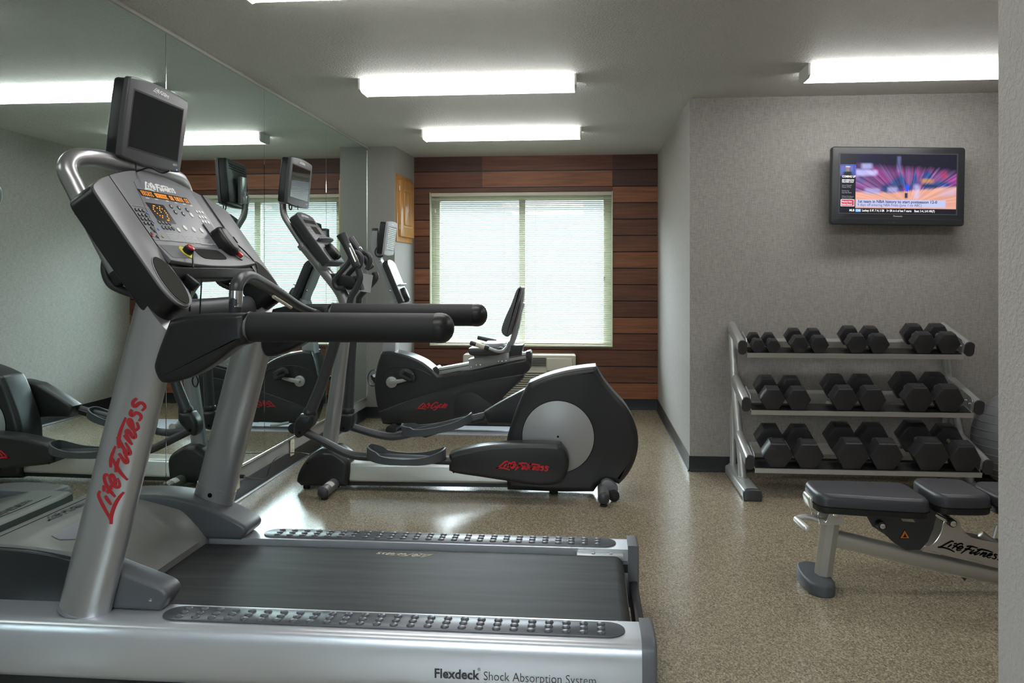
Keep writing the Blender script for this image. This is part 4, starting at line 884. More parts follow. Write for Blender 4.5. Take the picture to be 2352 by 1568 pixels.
# silver beam
b = B(); slab(b, xz(4.82, [(795, 1064, 1), (1175, 1068, 1), (1175, 1112, 1), (795, 1107, 1)]), FXZ, 4.82, 4.98, .018, .018, n=2); bm_ = add('main_beam', b, 'brushed_aluminium', el, sharp=50)
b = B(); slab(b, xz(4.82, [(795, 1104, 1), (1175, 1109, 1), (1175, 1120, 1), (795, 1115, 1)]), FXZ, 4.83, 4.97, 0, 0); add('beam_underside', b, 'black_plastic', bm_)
# front cover
P = xz(4.80, [(679.6, 1106.8, 1), (680.5, 1097.9), (688.6, 1076), (704.6, 1053), (720.7, 1039), (737, 1029, 1), (765, 1031, 1), (785, 1044), (798, 1056), (803, 1070), (801, 1100), (799, 1114, 1), (792, 1118, 1), (690, 1116.6, 1)])
b = B(); slab(b, P, FXZ, 4.79, 5.01, .035, .035, 5, n=5); fc = add('front_cover', b, 'cover_plastic', el, sharp=55)
def screws(L, Y, par, r=.006, m='black_ink'):
    for u, v in L:
        p = PY(u, v, Y); b = B(); cyl(b, (p.x, Y + .004, p.z), (p.x, Y - .002, p.z), r, .001, 12); add('screw_cap', b, m, par)
screws([(706, 1063), (762, 1045), (778, 1117)], 4.793, fc)
# rear drive cover
P = xz(4.80, [(1164.6, 1125, 1), (1162.8, 1017), (1174, 971.5), (1190, 928), (1203.6, 896), (1213, 880, 1), (1252, 863.6), (1298, 851), (1334.5, 844.8), (1368.5, 841.3, 1), (1386, 871.7), (1412.5, 905), (1435.5, 930), (1453.8, 960), (1464, 990), (1466.5, 1017.4), (1463, 1045), (1451.5, 1075), (1436, 1098), (1421.7, 1113, 1), (1402, 1106), (1380, 1110), (1363, 1130, 1), (1284, 1130)])
b = B(); slab(b, P, FXZ, 4.785, 5.015, .034, .034, 6, n=5); rc = add('drive_cover', b, 'cover_plastic', el, sharp=60)
c = PY(1281.7, 1002.5, 4.785)
for yy0, yy1 in ((4.779, 4.787), (5.013, 5.021)):
    b = B(); cyl(b, (c.x, yy0, c.z), (c.x, yy1, c.z), .2075, .0025, 72); dk = add('flywheel_disc', b, 'disc_grey', rc)
    if yy0 < 4.9: b = B(); p = PY(1281.5, 1002.5, 4.779); cyl(b, (p.x, 4.7805, p.z), (p.x, 4.7775, p.z), .0065, 0, 12); add('disc_hole', b, 'black_ink', dk)
    b = B(); tube(b, [(c.x + .2085 * math.cos(a), yy0 + (.003 if yy0 < 4.9 else .005), c.z + .2085 * math.sin(a)) for a in [2 * math.pi * k / 72 for k in range(73)]], .0022, 6, sm=1); add('disc_edge', b, 'black_ink', dk)
screws([(1222, 887), (1387, 889), (1304, 912), (1456, 1055)], 4.800, rc)
b = B()
for (u0, v0, u1, v1) in ((1363, 880, 1370, 856), (1369, 886, 1377, 862), (1375, 893, 1380, 869)):
    p = PY(u0, v0, 4.795); q = PY(u1, v1, 4.795); tube(b, [p + Vector((0, .005, 0)), q + Vector((0, .012, 0))], (.0045, .006), 8, sm=1, cap=.004)
add('vent_slots', b, 'black_ink', rc)
p = PY(1301, 884, 4.80); b = B()
ring = [(p.x + .0155 * math.cos(a), 4.7995, p.z + .0155 * math.sin(a)) for a in [2 * math.pi * k / 24 for k in range(25)]]; tube(b, ring, .0018, 6, sm=1)
tube(b, [(p.x - .005, 4.7995, p.z + .004), (p.x + .001, 4.7995, p.z + .007), (p.x + .002, 4.7995, p.z), (p.x - .002, 4.7995, p.z - .005), (p.x + .006, 4.7995, p.z - .006)], .0016, 6); add('round_emblem', b, 'red_paint', rc)
# stabilisers with levelling feet
for (u0, v0, lab_) in ((740, 1133, 'front'), (1387, 1146, 'rear')):
    p = PY(u0, v0, 4.575); z = p.z + .002
    b = B(); cyl(b, (p.x, 4.59, z), (p.x, 5.21, z), .0315, .002, 28); sbz = add('stabilizer_bar', b, 'rust_paint', el)
    for y_, s in ((4.59, -1), (5.21, 1)):
        b = B(); tube(b, [(p.x, y_, z), (p.x, y_ + s * .004, z)], .0325, 28, cap=.014, sm=1, up=(1, 0, 0)); add('end_cap', b, 'tube_grey', sbz)
        b = B(); yl = y_ - s * .025; cyl(b, (p.x, yl, 0), (p.x, yl, .010), .021, .003, 20); cyl(b, (p.x, yl, .008), (p.x, yl, z), .007, 0, 10); add('leveling_foot', b, 'rubber_black', sbz)
    if lab_ == 'front': b = B(); tube(b, [(p.x, 4.66, z), (p.x, 4.72, z)], .0319, 28, sm=1, up=(1, 0, 0)); bmesh.ops.delete(b, geom=[v for v in b.verts if v.co.z < z + .012], context='VERTS'); add('paper_sticker', b, 'white_print', sbz, recalc=False)
p = PY(1410, 1128, 4.74); b = B(); cyl(b, (p.x, 4.70, .032), (p.x, 4.735, .032), .031, .004, 28); cyl(b, (p.x, 4.696, .032), (p.x, 4.70, .032), .012, 0, 16); add('transport_wheel', b, 'rubber_black', el)
b = B(); slab(b, xz(4.76, [(1383, 1130, 1), (1380, 1108), (1392, 1100), (1408, 1106), (1419, 1120), (1414, 1132, 1)]), FXZ, 4.735, 4.79, .01, 0, 3); add('wheel_housing', b, 'grey_plastic', el)
b = B(); q = PY(703, 1118, 4.83); cyl(b, (q.x, 4.84, 0), (q.x, 4.84, .04), .02, .003, 16); cyl(b, (-.20, 4.86, 0), (-.20, 4.86, .05), .025, .003, 16); add('centre_foot', b, 'rubber_black', el)
# mast
def pe(u, v, Y=YE): return PY(u, v, Y)
b = B(); tube(b, [pe(753, 1050), pe(762, 985), pe(773, 900), pe(786, 800), pe(793, 745), pe(797, 715), pe(790, 684), pe(772, 655), pe(735, 610), pe(699, 566)], [(.050, .040), (.048, .040), (.045, .040), (.041, .038), (.040, .037), (.039, .036), (.038, .035), (.036, .034), (.034, .033), (.032, .032)], 28, up=(0, 1, 0), sm=5); ms = add('mast', b, 'silver_paint', el)
b = B(); tube(b, [pe(700, 568), pe(694, 560)], .035, 24, up=(0, 1, 0), sm=1); add('mast_collar', b, 'silver_paint', ms)
b = B(); tube(b, [pe(698, 566), pe(682, 542), pe(664, 514), pe(653, 495), pe(650, 478), pe(650, 440)], .0195, 18, up=(0, 1, 0), sm=5); add('upper_tube', b, 'silver_paint', ms)
# console
TLe = PY(677, 489, 4.75); BLe = PY(757, 600, 4.75); e2 = (TLe - BLe).normalized(); FE = Fr(BLe, (0, 1, 0), e2, (-e2.z * -1, 0, -e2.x)); Le = (TLe - BLe).length; We = .30
b = B(); slab(b, [(0, .0, 1), (We, 0, 1), (We, Le * .97, 1), (We * .8, Le * 1.03), (We * .5, Le * 1.055), (We * .2, Le * 1.03), (0, Le * .97, 1)], FE, -.055, 0, .01, .003, 3, n=4); ec = add('console', b, ['dark_plastic'], el, sharp=50)
b = B(); slab(b, [(.006, .006, 1), (We - .006, .006, 1), (We - .006, Le * .965, 1), (We * .8, Le * 1.015), (We * .5, Le * 1.035), (We * .2, Le * 1.015), (.006, Le * .965, 1)], FE, .001, .003, 0, .001, 2, n=4); eo = add('overlay', b, 'grey_plastic', ec, sharp=50)
def er(name, L, m, h=.0045, par=None):
    b = B()
    for a0, a1, c0, c1 in L: quadbox(b, FE, a0 * We, a1 * We, c0 * Le, c1 * Le, .002, h)
    return add(name, b, m, par or eo)
logo_on(FE, .27 * We, .945 * Le, .68 * We, .945 * Le, FIT, 'brand_lettering', eo, 'white_print', .0036, 60)
er('message_display', [(.2, .85, .80, .875)], 'led_window'); er('matrix_display', [(.36, .72, .58, .74)], 'led_window')
b = B()
for r_ in range(4):
    for k in range(3): slab(b, ell((.76 + k * .07) * We, (.72 - r_ * .05) * Le, .006, .006, 10), FE, .002, .0042, sm=False)
    for k in range(3): slab(b, ell((.10 + k * .08) * We, (.70 - r_ * .055) * Le, .006, .006, 10), FE, .002, .0042, sm=False)
add('keypad', b, 'pale_print', eo)
er('green_key', [(.78, .86, .50, .52), (.60, .68, .30, .33), (.86, .95, .12, .14)], 'green_print')
er('vent_print', [(.42 + k * .06, .45 + k * .06, .31, .36) for k in range(4)], 'black_ink')
b = B(); slab(b, [(.18 * We, 0, 1), (.95 * We, 0, 1), (.98 * We, .022), (.9 * We, .034), (.5 * We, .040), (.1 * We, .030), (.12 * We, .010)], Fr(FE(0, .43 * Le, 0), FE.e1, FE.n, FE.e2), -.006, .006, .002, .002, 2, n=4); add('reading_ledge', b, 'grey_plastic', ec)
b = B(); slab(b, ell(.38 * We, .17 * Le, .040, .052, 24), FE, .0, .045, 0, .018, 4, sm=False); slab(b, ell(.60 * We, .15 * Le, .030, .040, 24), FE, .0, .035, 0, .014, 4, sm=False); add('phone_cradle', b, 'black_plastic', ec)
b = B(); box(b, tuple(FE(We * .5, .10 * Le, -.07)), (.05, .10, .08), .01); add('console_bracket', b, 'silver_paint', ec)
TL = PY(668, 358, 4.73); TR = PY(717, 379, 5.07); BL = PY(659, 466, 4.73)
mo2, f2, w2, h2 = monitor(el, TL, TR, BL, .062, 0)
b = B(); box(b, (-1.835, YE, 1.80), (.03, .07, .16), .004); box(b, (-1.845, YE, 1.74), (.05, .05, .05), .004); add('screen_bracket', b, 'rack_paint', mo2)
b = B(); y = 4.80; tube(b, [PY(664, 468, y), PY(665, 479, y), PY(669, 481, y), PY(670, 470, y)], .004, 8); tube(b, [PY(684, 472, y), PY(684, 482, y)], .003, 8, sm=1); add('cable', b, 'black_plastic', mo2)
# storage box under the console
b = B(); slab(b, xz(4.82, [(759, 628, 1), (818, 640, 1), (818, 662, 1), (777, 653, 1)]), FXZ, 4.80, 5.00, .004, .004, 2); sbx = add('accessory_box', b, 'black_plastic', el)
A0, A1, A2, A3 = PY(828, 626, 4.80), PY(857, 632, 5.00), PY(851, 672, 5.00), PY(823, 668, 4.80)
b = B(); e1 = (A1 - A0).normalized(); e2_ = (A0 - A3).normalized(); nn = e1.cross(e2_).normalized(); vs = [b.verts.new(p) for p in (A0, A1, A2, A3)]; vb = [b.verts.new(p + nn * -.012 * (1 if nn.x > 0 else -1)) for p in (A0, A1, A2, A3)]
b.faces.new(vs); b.faces.new(vb[::-1])
for i in range(4): b.faces.new((vs[i-1], vs[i], vb[i], vb[i-1]))
add('face_plate', b, 'disc_grey', sbx); b = B(); b_c = (A0 + A2) / 2; box(b, (b_c.x - .03, YE, b_c.z - .0), (.05, .17, .085), .004); add('box_body', b, 'black_plastic', sbx)
# static handles
for Yh in (4.80, 5.00):
    k = Yh - 4.80
    b = B(); pts = [PY(u, v, 4.80) + Vector((0, k, 0)) for u, v in ((790, 660), (775, 661), (768, 652), (770, 640), (783, 624), (797, 609), (804, 597), (806, 586), (812, 579), (821, 580), (829, 590), (829, 604), (821, 618))]
    tube(b, pts, .0155, 14, sm=4); add('fixed_handle', b, 'tube_grey', el)
# moving arms, links and pedals
def arm(Yj, Ya, low, s_curve, grip, joint, link, pedc, yaw_, tilt, name_lab):
    b = B(); pts = [PY(u, v, Yj) for u, v in low]; tube(b, pts, [.0345] + [.031] * (len(pts) - 1), 22, sm=3); a = add('swing_arm', b, 'tube_grey', el)
    b = B(); pts = [PY(low[-1][0], low[-1][1], Yj)] + [PY(u, v, Ya) for u, v in s_curve]; tube(b, pts, [.031] + [.0195] * (len(pts) - 1), 18, sm=5); add('bent_tube', b, 'tube_grey', a)
    b = B(); g = [PY(u, v, Ya) for u, v in grip]; tube(b, g, [.0235, .0235, .0245, .031], 18, cap=.006, sm=4); gr = add('hand_grip', b, 'tube_grey', a)
    b = B(); d = (g[2] - g[0]); q0, q1 = g[0] + d * .18, g[0] + d * .92; q0.x += .004; q1.x += .004; tube(b, [q0, q1], (.0225, .0225), 18, sm=1); add('hand_sensor', b, 'chrome', gr)
    b = B(); p = PY(low[0][0], low[0][1], Yj); q = PY(low[1][0], low[1][1], Yj); d = (q - p).normalized(); tube(b, [p - d * .01, p - d * .004, p + d * .008, p + d * .02], [.040, .041, .041, .036], 24, sm=1); add('arm_collar', b, 'cover_plastic', a)
    b = B(); slab(b, xz(Yj, joint), FXZ, Yj - .048, Yj + .048, .022, .022, 5, n=5); j = add('joint_cover', b, 'cover_plastic', a, sharp=60)
    return a, j
a1, j1 = arm(4.66, 4.70, [(712, 948), (742, 872), (766, 795), (782, 748)], [(803, 698), (807, 681), (820, 659), (827, 638), (823, 618)], [(819, 612), (806, 583), (794, 558), (784, 538)],
    [(695, 948, 1), (683, 964), (678.8, 983.6), (683, 999.6), (689.5, 1003), (699, 998), (711.8, 985), (722.5, 973), (725, 957), (723, 950, 1)], None, None, 0, 0, '')
screws([(688, 993)], 4.610, j1, .008)
a2, j2 = arm(5.14, 5.10, [(800, 943), (804, 880), (808, 800), (814, 750)], [(824, 698), (826, 681), (851, 654), (863, 638), (860, 625)], [(853, 615), (836, 590), (818, 567), (803, 549)],
    [(783, 946, 1), (778.8, 958.6), (777.9, 974.6), (783, 987), (795.7, 990.7), (808, 985), (817, 965.7), (817, 948, 1)], None, None, 0, 0, '')
screws([(789, 983)], 5.090, j2, .008)
b = B(); tube(b, line(4.66, [(702, 992), (740, 1012), (776, 1031), (800, 1042), (826, 1047.5), (892, 1051), (1040, 1058)]), .0235, 18, sm=5); add('pedal_link', b, 'tube_grey', el)
b = B(); tube(b, line(5.14, [(800, 978), (856, 995), (895, 1002.5), (925, 1000), (960, 991), (1125, 952)]), .0245, 18, sm=5); l2 = add('pedal_link', b, 'tube_grey', el)
def pedal(C, L, Wd, tilt, hgt0, hgt1):
    r = Matrix.Rotation(-tilt, 3, 'Y'); b = B(); n = 44; ths = .009; o1, o2, i1, i2 = [], [], [], []
    for k in range(n):
        a = 2 * math.pi * k / n; ca, sa = math.cos(a), math.sin(a); sx = math.copysign(abs(ca) ** .55, ca); sy = math.copysign(abs(sa) ** .62, sa)
        x, y = sx * L / 2, sy * Wd / 2; e = abs(x) / (L / 2); top = hgt0 + (hgt1 - hgt0) * e ** 2.2 + (.012 if x < -L * .35 else 0)
        bot = -.004 + .028 * e ** 3
        for lst, s_, z in ((o1, 1, bot), (o2, 1, top), (i2, 1 - ths / (Wd / 2), top), (i1, 1 - ths / (Wd / 2), .012 + .0 * e)):
            xs = x * (1 - ths / (L / 2)) if s_ != 1 else x; ys = y * s_; lst.append(b.verts.new(C + r @ Vector((xs, ys, z))))
    for A, Bq in ((o1, o2), (o2, i2), (i2, i1)):
        for k in range(n): b.faces.new((A[k-1], A[k], Bq[k], Bq[k-1]))
    b.faces.new(o1); b.faces.new(i1); pd = add('foot_pedal', b, 'pedal_rubber', el, sharp=50)
    b = B()
    for k in range(-13, 14): 
        w_ = Wd * .36 * (1 - (abs(k) / 15) ** 3); v = box(b, (0, 0, 0), (.004, 2 * w_, .003), 0, Matrix.Identity(3))
        for q in v: q.co = C + r @ (q.co + Vector((k * .0135, 0, .0135)))
    add('tread_ribs', b, 'grey_plastic', pd)
c = PY(936, 1052, 4.64); pedal(Vector((c.x, 4.615, c.z - .012)), .447, .185, 0.0, .030, .078)
c = PY(1009, 983, 5.13); pedal(Vector((c.x, 5.115, c.z - .012)), .45, .185, .205, .036, .070)
b = B(); slab(b, xz(5.07, [(960, 1003, 1), (1000, 985, 1), (1110, 957, 1), (1110, 968, 1), (1040, 986), (975, 1008, 1)]), FXZ, 5.10, 5.18, .004, .004, 2, n=3); add('pedal_carrier', b, 'cover_plastic', l2)
P = xz(4.66, [(1031.6, 1041.8, 1), (1055.6, 1033.8), (1119.6, 1021.8), (1183.5, 1017), (1247.4, 1017), (1287.4, 1019.8, 1), (1301.4, 1039.8), (1306.6, 1059.8), (1304, 1079.8), (1295.4, 1099.7), (1283.4, 1109.7), (1255.4, 1113.7), (1215.5, 1111.7), (1159.5, 1103), (1099.6, 1093.7), (1047.6, 1085.8), (1031.6, 1079.8, 1)])
b = B(); slab(b, P, FXZ, 4.635, 4.755, .026, .012, 5, n=5); cv = add('crank_cover', b, 'cover_plastic', el, sharp=60)
screws([(1042.6, 1052), (1154, 1035), (1293, 1042), (1042, 1084), (1165, 1102), (1285, 1094.5)], 4.642, cv, .0055)
FN = Fr((0, 4.6335, 0), (1, 0, 0), (0, 0, 1), (0, -1, 0)); q0 = PY(1138.5, 1075, 4.634); q1 = PY(1262, 1077.5, 4.634); logo_on(FN, q0.x, q0.z, q1.x, q1.z, FIT, 'brand_lettering', cv, 'red_bright', .0006, 46)
P = xz(5.04, [(1109.6, 947.9, 1), (1155, 921), (1201.5, 896, 1), (1260, 890), (1300, 930), (1290, 975), (1250, 985, 1), (1171, 977), (1119.6, 975.8, 1)])
b = B(); slab(b, P, FXZ, 5.045, 5.165, .02, .02, 4, n=4); add('crank_cover', b, 'cover_plastic', el, sharp=60)
# ================================================================== RECUMBENT BIKE
YBk = 6.75
bk_ = thing('recumbent_bike', 'Black recumbent exercise bike with a seat rail and backrest, in front of the window', 'exercise bike', (-.9, YBk, 0))
P = xz(6.62, [(875, 808.8, 1), (890, 807.5), (909.7, 810), (940.5, 818), (970, 831.5), (991.4, 847.6, 1), (1005, 862, 1), (1077, 851.6), (1168, 831.5), (1210, 824, 1), (1216, 835), (1216, 849), (1201.7, 862, 1), (1201, 870), (1163, 905), (1142, 928, 1), (1150, 976, 1), (905, 977, 1), (878, 974, 1), (869.6, 948), (862.9, 921), (858.8, 881), (863, 850), (868, 829)])
b = B(); slab(b, P, FXZ, 6.62, 6.88, .022, .022, 4, n=5); bb = add('body_shell', b, 'cover_plastic', bk_, sharp=60)
b = B(); slab(b, xz(6.61, [(870, 946, 1), (950, 917), (1030, 893), (1100, 875), (1201, 859, 1), (1203, 864, 1), (1163, 905), (1140, 930, 1), (1148, 972, 1), (880, 972, 1)]), FXZ, 6.612, 6.63, .006, 0, 3, n=5); add('lower_panel', b, 'cover_plastic', bb, sharp=60)
b = B(); slab(b, xz(6.60, [(1043, 940), (1045, 920), (1058, 905), (1077, 900), (1095, 905), (1130, 930, 1), (1140, 965, 1), (1045, 965, 1)]), FXZ, 6.604, 6.616, .005, 0, 3, n=5); add('rear_wheel_bulge', b, 'cover_plastic', bb, sharp=60)
b = B(); tube(b, line(6.611, [(869, 946.5), (910, 930), (950, 917), (990, 904.5), (1030, 893), (1070, 882), (1110, 874), (1160, 867), (1200, 861)]), .0022, 6, sm=3); add('panel_seam', b, 'tube_grey', bb)
b = B(); tube(b, line(6.617, [(872, 862), (885, 850), (905, 843), (935, 843), (965, 850), (990, 862)]), .0025, 6, sm=3); add('shell_ridge', b, 'cover_plastic', bb)
FNb = Fr((0, 6.611, 0), (1, 0, 0), (0, 0, 1), (0, -1, 0)); q0 = PY(955.5, 938, 6.611); q1 = PY(1028, 936.5, 6.611); logo_on(FNb, q0.x, q0.z, q1.x, q1.z + .002, CYCLE, 'brand_lettering', bb, 'red_bright', .0008, 48)
b = B(); slab(b, xz(6.69, [(1003.5, 846, 1), (1208.4, 809, 1), (1209, 823, 1), (1004.8, 861, 1)]), FXZ, 6.69, 6.81, .004, .004, 2); rl = add('seat_rail', b, 'brushed_aluminium', bk_)
b = B(); slab(b, xz(6.688, [(1004, 851, 1), (1208.6, 814, 1), (1208.8, 815.5, 1), (1004, 852.8, 1)]), FXZ, 6.6885, 6.692); add('rail_groove', b, 'tube_grey', rl)
b = B(); slab(b, xz(6.68, [(1208, 807.5, 1), (1217, 805.5, 1), (1220, 812), (1219.5, 838), (1214, 848, 1), (1208.5, 826, 1)]), FXZ, 6.67, 6.83, .006, .006, 2); add('rail_end_cap', b, 'dark_plastic', rl)
b = B(); slab(b, xz(6.68, [(992, 847), (1005, 843), (1005, 862), (993, 855)]), FXZ, 6.67, 6.83, .004, .004, 2); add('rail_end_cap', b, 'dark_plastic', rl)
b = B(); slab(b, xz(6.67, [(1075.8, 824.8, 1), (1169.6, 808.8, 1), (1169.6, 832.9, 1), (1078.5, 850, 1)]), FXZ, 6.665, 6.835, .003, .003, 2); slab(b, xz(6.70, [(1088, 812, 1), (1165, 800, 1), (1168, 812, 1), (1090, 824, 1)]), FXZ, 6.69, 6.81, .003, .003, 2); cg = add('seat_carriage', b, 'bike_grey', bk_)
b = B()
for u, v in ((1082, 843.5), (1094, 838.5), (1103, 838), (1145, 830), (1153, 830), (1162, 829)): p = PY(u, v, 6.664); cyl(b, (p.x, 6.666, p.z), (p.x, 6.660, p.z), .008, .001, 10)
add('bolts', b, 'chrome', cg)
b = B(); slab(b, xz(6.56, [(1076, 800, 1), (1085, 799), (1150, 797, 1), (1153, 808), (1146, 815), (1085, 817), (1076, 812)]), FXZ, 6.55, 6.95, .03, .03, 4, n=4); add('seat_cushion', b, 'vinyl_pad', bk_, sharp=60)
b = B(); slab(b, [(PY(1112, 790, 6.7).x, 6.60, 1), (PY(1150, 790, 6.7).x, 6.62), (PY(1152, 790, 6.7).x, 6.88), (PY(1112, 790, 6.7).x, 6.90, 1)], FXY, .625 + .075, .625 + .108, 0, .012, 3, n=4); add('seat_lit_top', b, 'seat_top_lit', bk_, sharp=60)  # light on the cushion top, put in as a paler slab
b = B(); slab(b, xz(6.72, [(1199, 657.5), (1190.5, 664), (1183, 683), (1175.5, 702), (1162.5, 731), (1155.5, 755), (1158.5, 764.6), (1169, 770.5), (1174, 766), (1181, 745), (1194, 695), (1201.5, 664)]), FXZ, 6.57, 6.93, .02, .02, 4, n=4); add('backrest_pad', b, 'back_pad', bk_, sharp=60)
b = B(); slab(b, xz(6.72, [(1199, 660, 1), (1204.5, 660, 1), (1204, 676), (1194, 745), (1180, 790), (1170, 808), (1155, 817), (1130, 822, 1), (1135, 812), (1155, 802), (1168, 788), (1176, 765), (1190, 715)]), FXZ, 6.70, 6.80, .004, .004, 2, n=5); bf = add('backrest_bar', b, 'bike_grey', bk_)
b = B(); slab(b, xz(6.69, [(1196, 693, 1), (1203, 696), (1202, 706), (1187, 750), (1180, 780, 1), (1177, 779, 1), (1184, 750), (1194, 708)]), FXZ, 6.69, 6.81, .002, .002, 2, n=4); add('pad_bracket', b, 'bike_grey', bf)
b = B(); slab(b, xz(6.75, [(1176, 792, 1), (1203, 790, 1), (1200, 813, 1), (1172, 817, 1)]), FXZ, 6.66, 6.84, .006, .006, 2); add('rear_box', b, 'dark_plastic', bk_)
for Yq, uv in ((6.52, ((1081, 787), (1122, 799.5), (1147, 807), (1158, 802), (1164, 792))), (6.98, ((1098, 775), (1139, 784), (1152, 788), (1160, 790), (1166, 790)))):
    L_ = line(Yq, uv); L_[-2].y = 6.66 if Yq < 6.7 else 6.84; L_[-1].y = 6.72 if Yq < 6.7 else 6.78
    b = B(); tube(b, [L_[1] + (L_[0] - L_[1]) * .2] + L_[1:], .0125, 12, sm=5); hh_ = add('side_handle', b, 'bike_grey', bk_)
    b = B(); tube(b, [L_[0], L_[1]], .0185, 14, cap=.006, sm=1); g = add('hand_grip', b, 'tube_grey', hh_)
    if Yq < 6.7: b = B(); d = L_[1] - L_[0]; tube(b, [L_[0] + d * .3, L_[0] + d * .78], .0192, 14, sm=1); add('hand_sensor', b, 'cream_plastic', g)
# pedals of the bike
c = PY(900.4, 877, 6.62); b = B(); cyl(b, (c.x, 6.60, c.z), (c.x, 6.622, c.z), .046, .004, 30)
for k in range(4):
    a = k * math.pi / 2 + .5; cyl(b, (c.x + .03 * math.cos(a), 6.597, c.z + .03 * math.sin(a)), (c.x + .03 * math.cos(a), 6.601, c.z + .03 * math.sin(a)), .004, 0, 8)
cr_ = add('crank_hub', b, 'cast_silver', bk_)
q = PY(935, 872, 6.58); b = B(); slab(b, [(c.x, c.z + .016), (q.x, q.z + .010), (q.x + .008, q.z), (q.x, q.z - .010), (c.x, c.z - .016), (c.x - .012, c.z)], FXZ, 6.575, 6.597, .004, 0, 2, n=3); add('crank_arm', b, 'cast_silver', cr_)
def bikepedal(px_, Y0_, sgn):
    p = PY(px_[0], px_[1], Y0_); ro = Matrix.Rotation(math.radians(25), 3, 'Y')
    b = B(); box(b, tuple(p), (.10, .09, .022), .006, ro); cyl(b, (p.x, Y0_ - .05, p.z), (p.x, Y0_ + .06, p.z), .008, 0, 10); pd = add('bike_pedal', b, 'rubber_black', bk_)
    b = B(); pr = [Vector((-.05, 0, .0)), Vector((-.052, 0, .03)), Vector((-.03, 0, .052)), Vector((.015, 0, .052)), Vector((.045, 0, .03)), Vector((.05, 0, .0))]
    ln = [Vector(p) + Vector((0, sgn * .005, 0)) + ro @ q_ for q_ in pr]; tube(b, ln, (.016, .003), 8, up=(0, 0, 1) if False else (0, 1, 0), sm=4)
    for v in b.verts: pass
    add('pedal_strap', b, 'tube_grey', pd)
    b = B()
    for k in range(8): q_ = ro @ Vector((-.03 + .01 * k, 0, .056)); box(b, tuple(p + q_ + Vector((0, -.02, 0))), (.003, .012, .002))
    add('strap_notches', b, 'bike_grey', pd)
bikepedal((933, 868), 6.55, 1)
c2 = PY(858, 868, 6.95); b = B(); cyl(b, (c.x, 6.878, c.z), (c.x, 6.90, c.z), .046, .004, 30); cr2 = add('crank_hub', b, 'cast_silver', bk_)
b = B(); slab(b, [(c.x, c.z + .016), (c2.x, c2.z + .010), (c2.x - .008, c2.z), (c2.x, c2.z - .010), (c.x, c.z - .016), (c.x + .012, c.z)], FXZ, 6.90, 6.922, .004, 0, 2, n=3); add('crank_arm', b, 'rubber_black', cr2)
b = B(); tube(b, line(6.96, [(862, 849), (853, 851), (846, 863), (847, 876), (852, 885), (860, 886)]), (.004, .02), 10, up=(0, 1, 0), sm=4); box(b, tuple(PY(862, 872, 6.96)), (.10, .09, .022), .006, Matrix.Rotation(math.radians(60), 3, 'Y')); add('bike_pedal', b, 'rubber_black', bk_)
# mast, console, screen
b = B(); slab(b, xz(6.72, [(856, 530, 1), (868.3, 530, 1), (867.5, 566), (873, 590), (886, 618), (900, 650), (916, 696, 1), (899, 700, 1), (898, 683.5), (886, 656), (875, 628), (863, 602), (854, 572), (853, 560)]), FXZ, 6.70, 6.80, .004, .004, 2, n=4); bmst = add('upper_mast', b, 'bike_grey', bk_)
b = B(); slab(b, xz(6.71, [(899, 690, 1), (914, 685, 1), (917, 700), (913, 730), (909, 812, 1), (879, 812, 1), (888, 740), (894, 705)]), FXZ, 6.685, 6.815, .006, .006, 2, n=3); add('lower_mast', b, 'bike_grey', bk_)
b = B()
for u, v in ((897.5, 668), (873, 600)): p = PY(u, v, 6.70); cyl(b, (p.x, 6.701, p.z), (p.x, 6.695, p.z), .009, .001, 12)
add('bolts', b, 'chrome', bmst)
TLe = PY(887.5, 600, 6.61); BLe = PY(926, 693, 6.61); e2 = (TLe - BLe).normalized(); FK = Fr(BLe, (0, 1, 0), e2, (e2.z, 0, -e2.x)); Lk = (TLe - BLe).length; Wk = .28
b = B(); slab(b, [(0, .0, 1), (Wk, 0, 1), (Wk, Lk * .94, 1), (Wk * .85, Lk * 1.02), (Wk * .5, Lk * 1.055), (Wk * .15, Lk * 1.02), (0, Lk * .94, 1)], FK, -.045, 0, .008, .003, 3, n=4); kc = add('console', b, 'dark_plastic', bk_, sharp=50)
b = B(); slab(b, [(.005, .005, 1), (Wk - .005, .005, 1), (Wk - .005, Lk * .935, 1), (Wk * .84, Lk * 1.01), (Wk * .5, Lk * 1.04), (Wk * .16, Lk * 1.01), (.005, Lk * .935, 1)], FK, .001, .003, 0, .001, 2, n=4); ko = add('overlay', b, 'light_overlay', kc, sharp=50)
b = B(); quadbox(b, FK, .3 * Wk, .8 * Wk, .62 * Lk, .8 * Lk, .002, .004); quadbox(b, FK, .25 * Wk, .85 * Wk, .86 * Lk, .92 * Lk, .002, .004)
add('display_window', b, 'grey_plastic', ko)
b = B()
for r_ in range(4):
    for k in range(4): slab(b, ell((.2 + k * .2) * Wk, (.55 - r_ * .045) * Lk, .008, .006, 10), FK, .002, .004, sm=False)
add('keypad', b, 'white_print', ko)
b = B(); slab(b, [(.1 * Wk, 0, 1), (.95 * Wk, 0, 1), (.9 * Wk, .03), (.5 * Wk, .035), (.12 * Wk, .03)], Fr(FK(0, .40 * Lk, 0), FK.e1, FK.n, FK.e2), -.006, .004, .002, .002, 2, n=4); add('reading_ledge', b, 'light_overlay', kc)
b = B(); slab(b, ell(.30 * Wk, .15 * Lk, .042, .06, 24), FK, .0, .045, 0, .018, 4, sm=False); add('phone_cradle', b, 'black_plastic', kc)
TL = PY(891, 509, 6.60); TR = PY(912.5, 513, 6.90); BL = PY(881, 585, 6.60)
mo3, f3, w3, h3 = monitor(bk_, TL, TR, BL, .068, 0, m='light_overlay', hd=False)
b = B(); box(b, (-1.755, YBk, 1.60), (.05, .08, .14), .004); add('screen_bracket', b, 'dark_plastic', mo3)
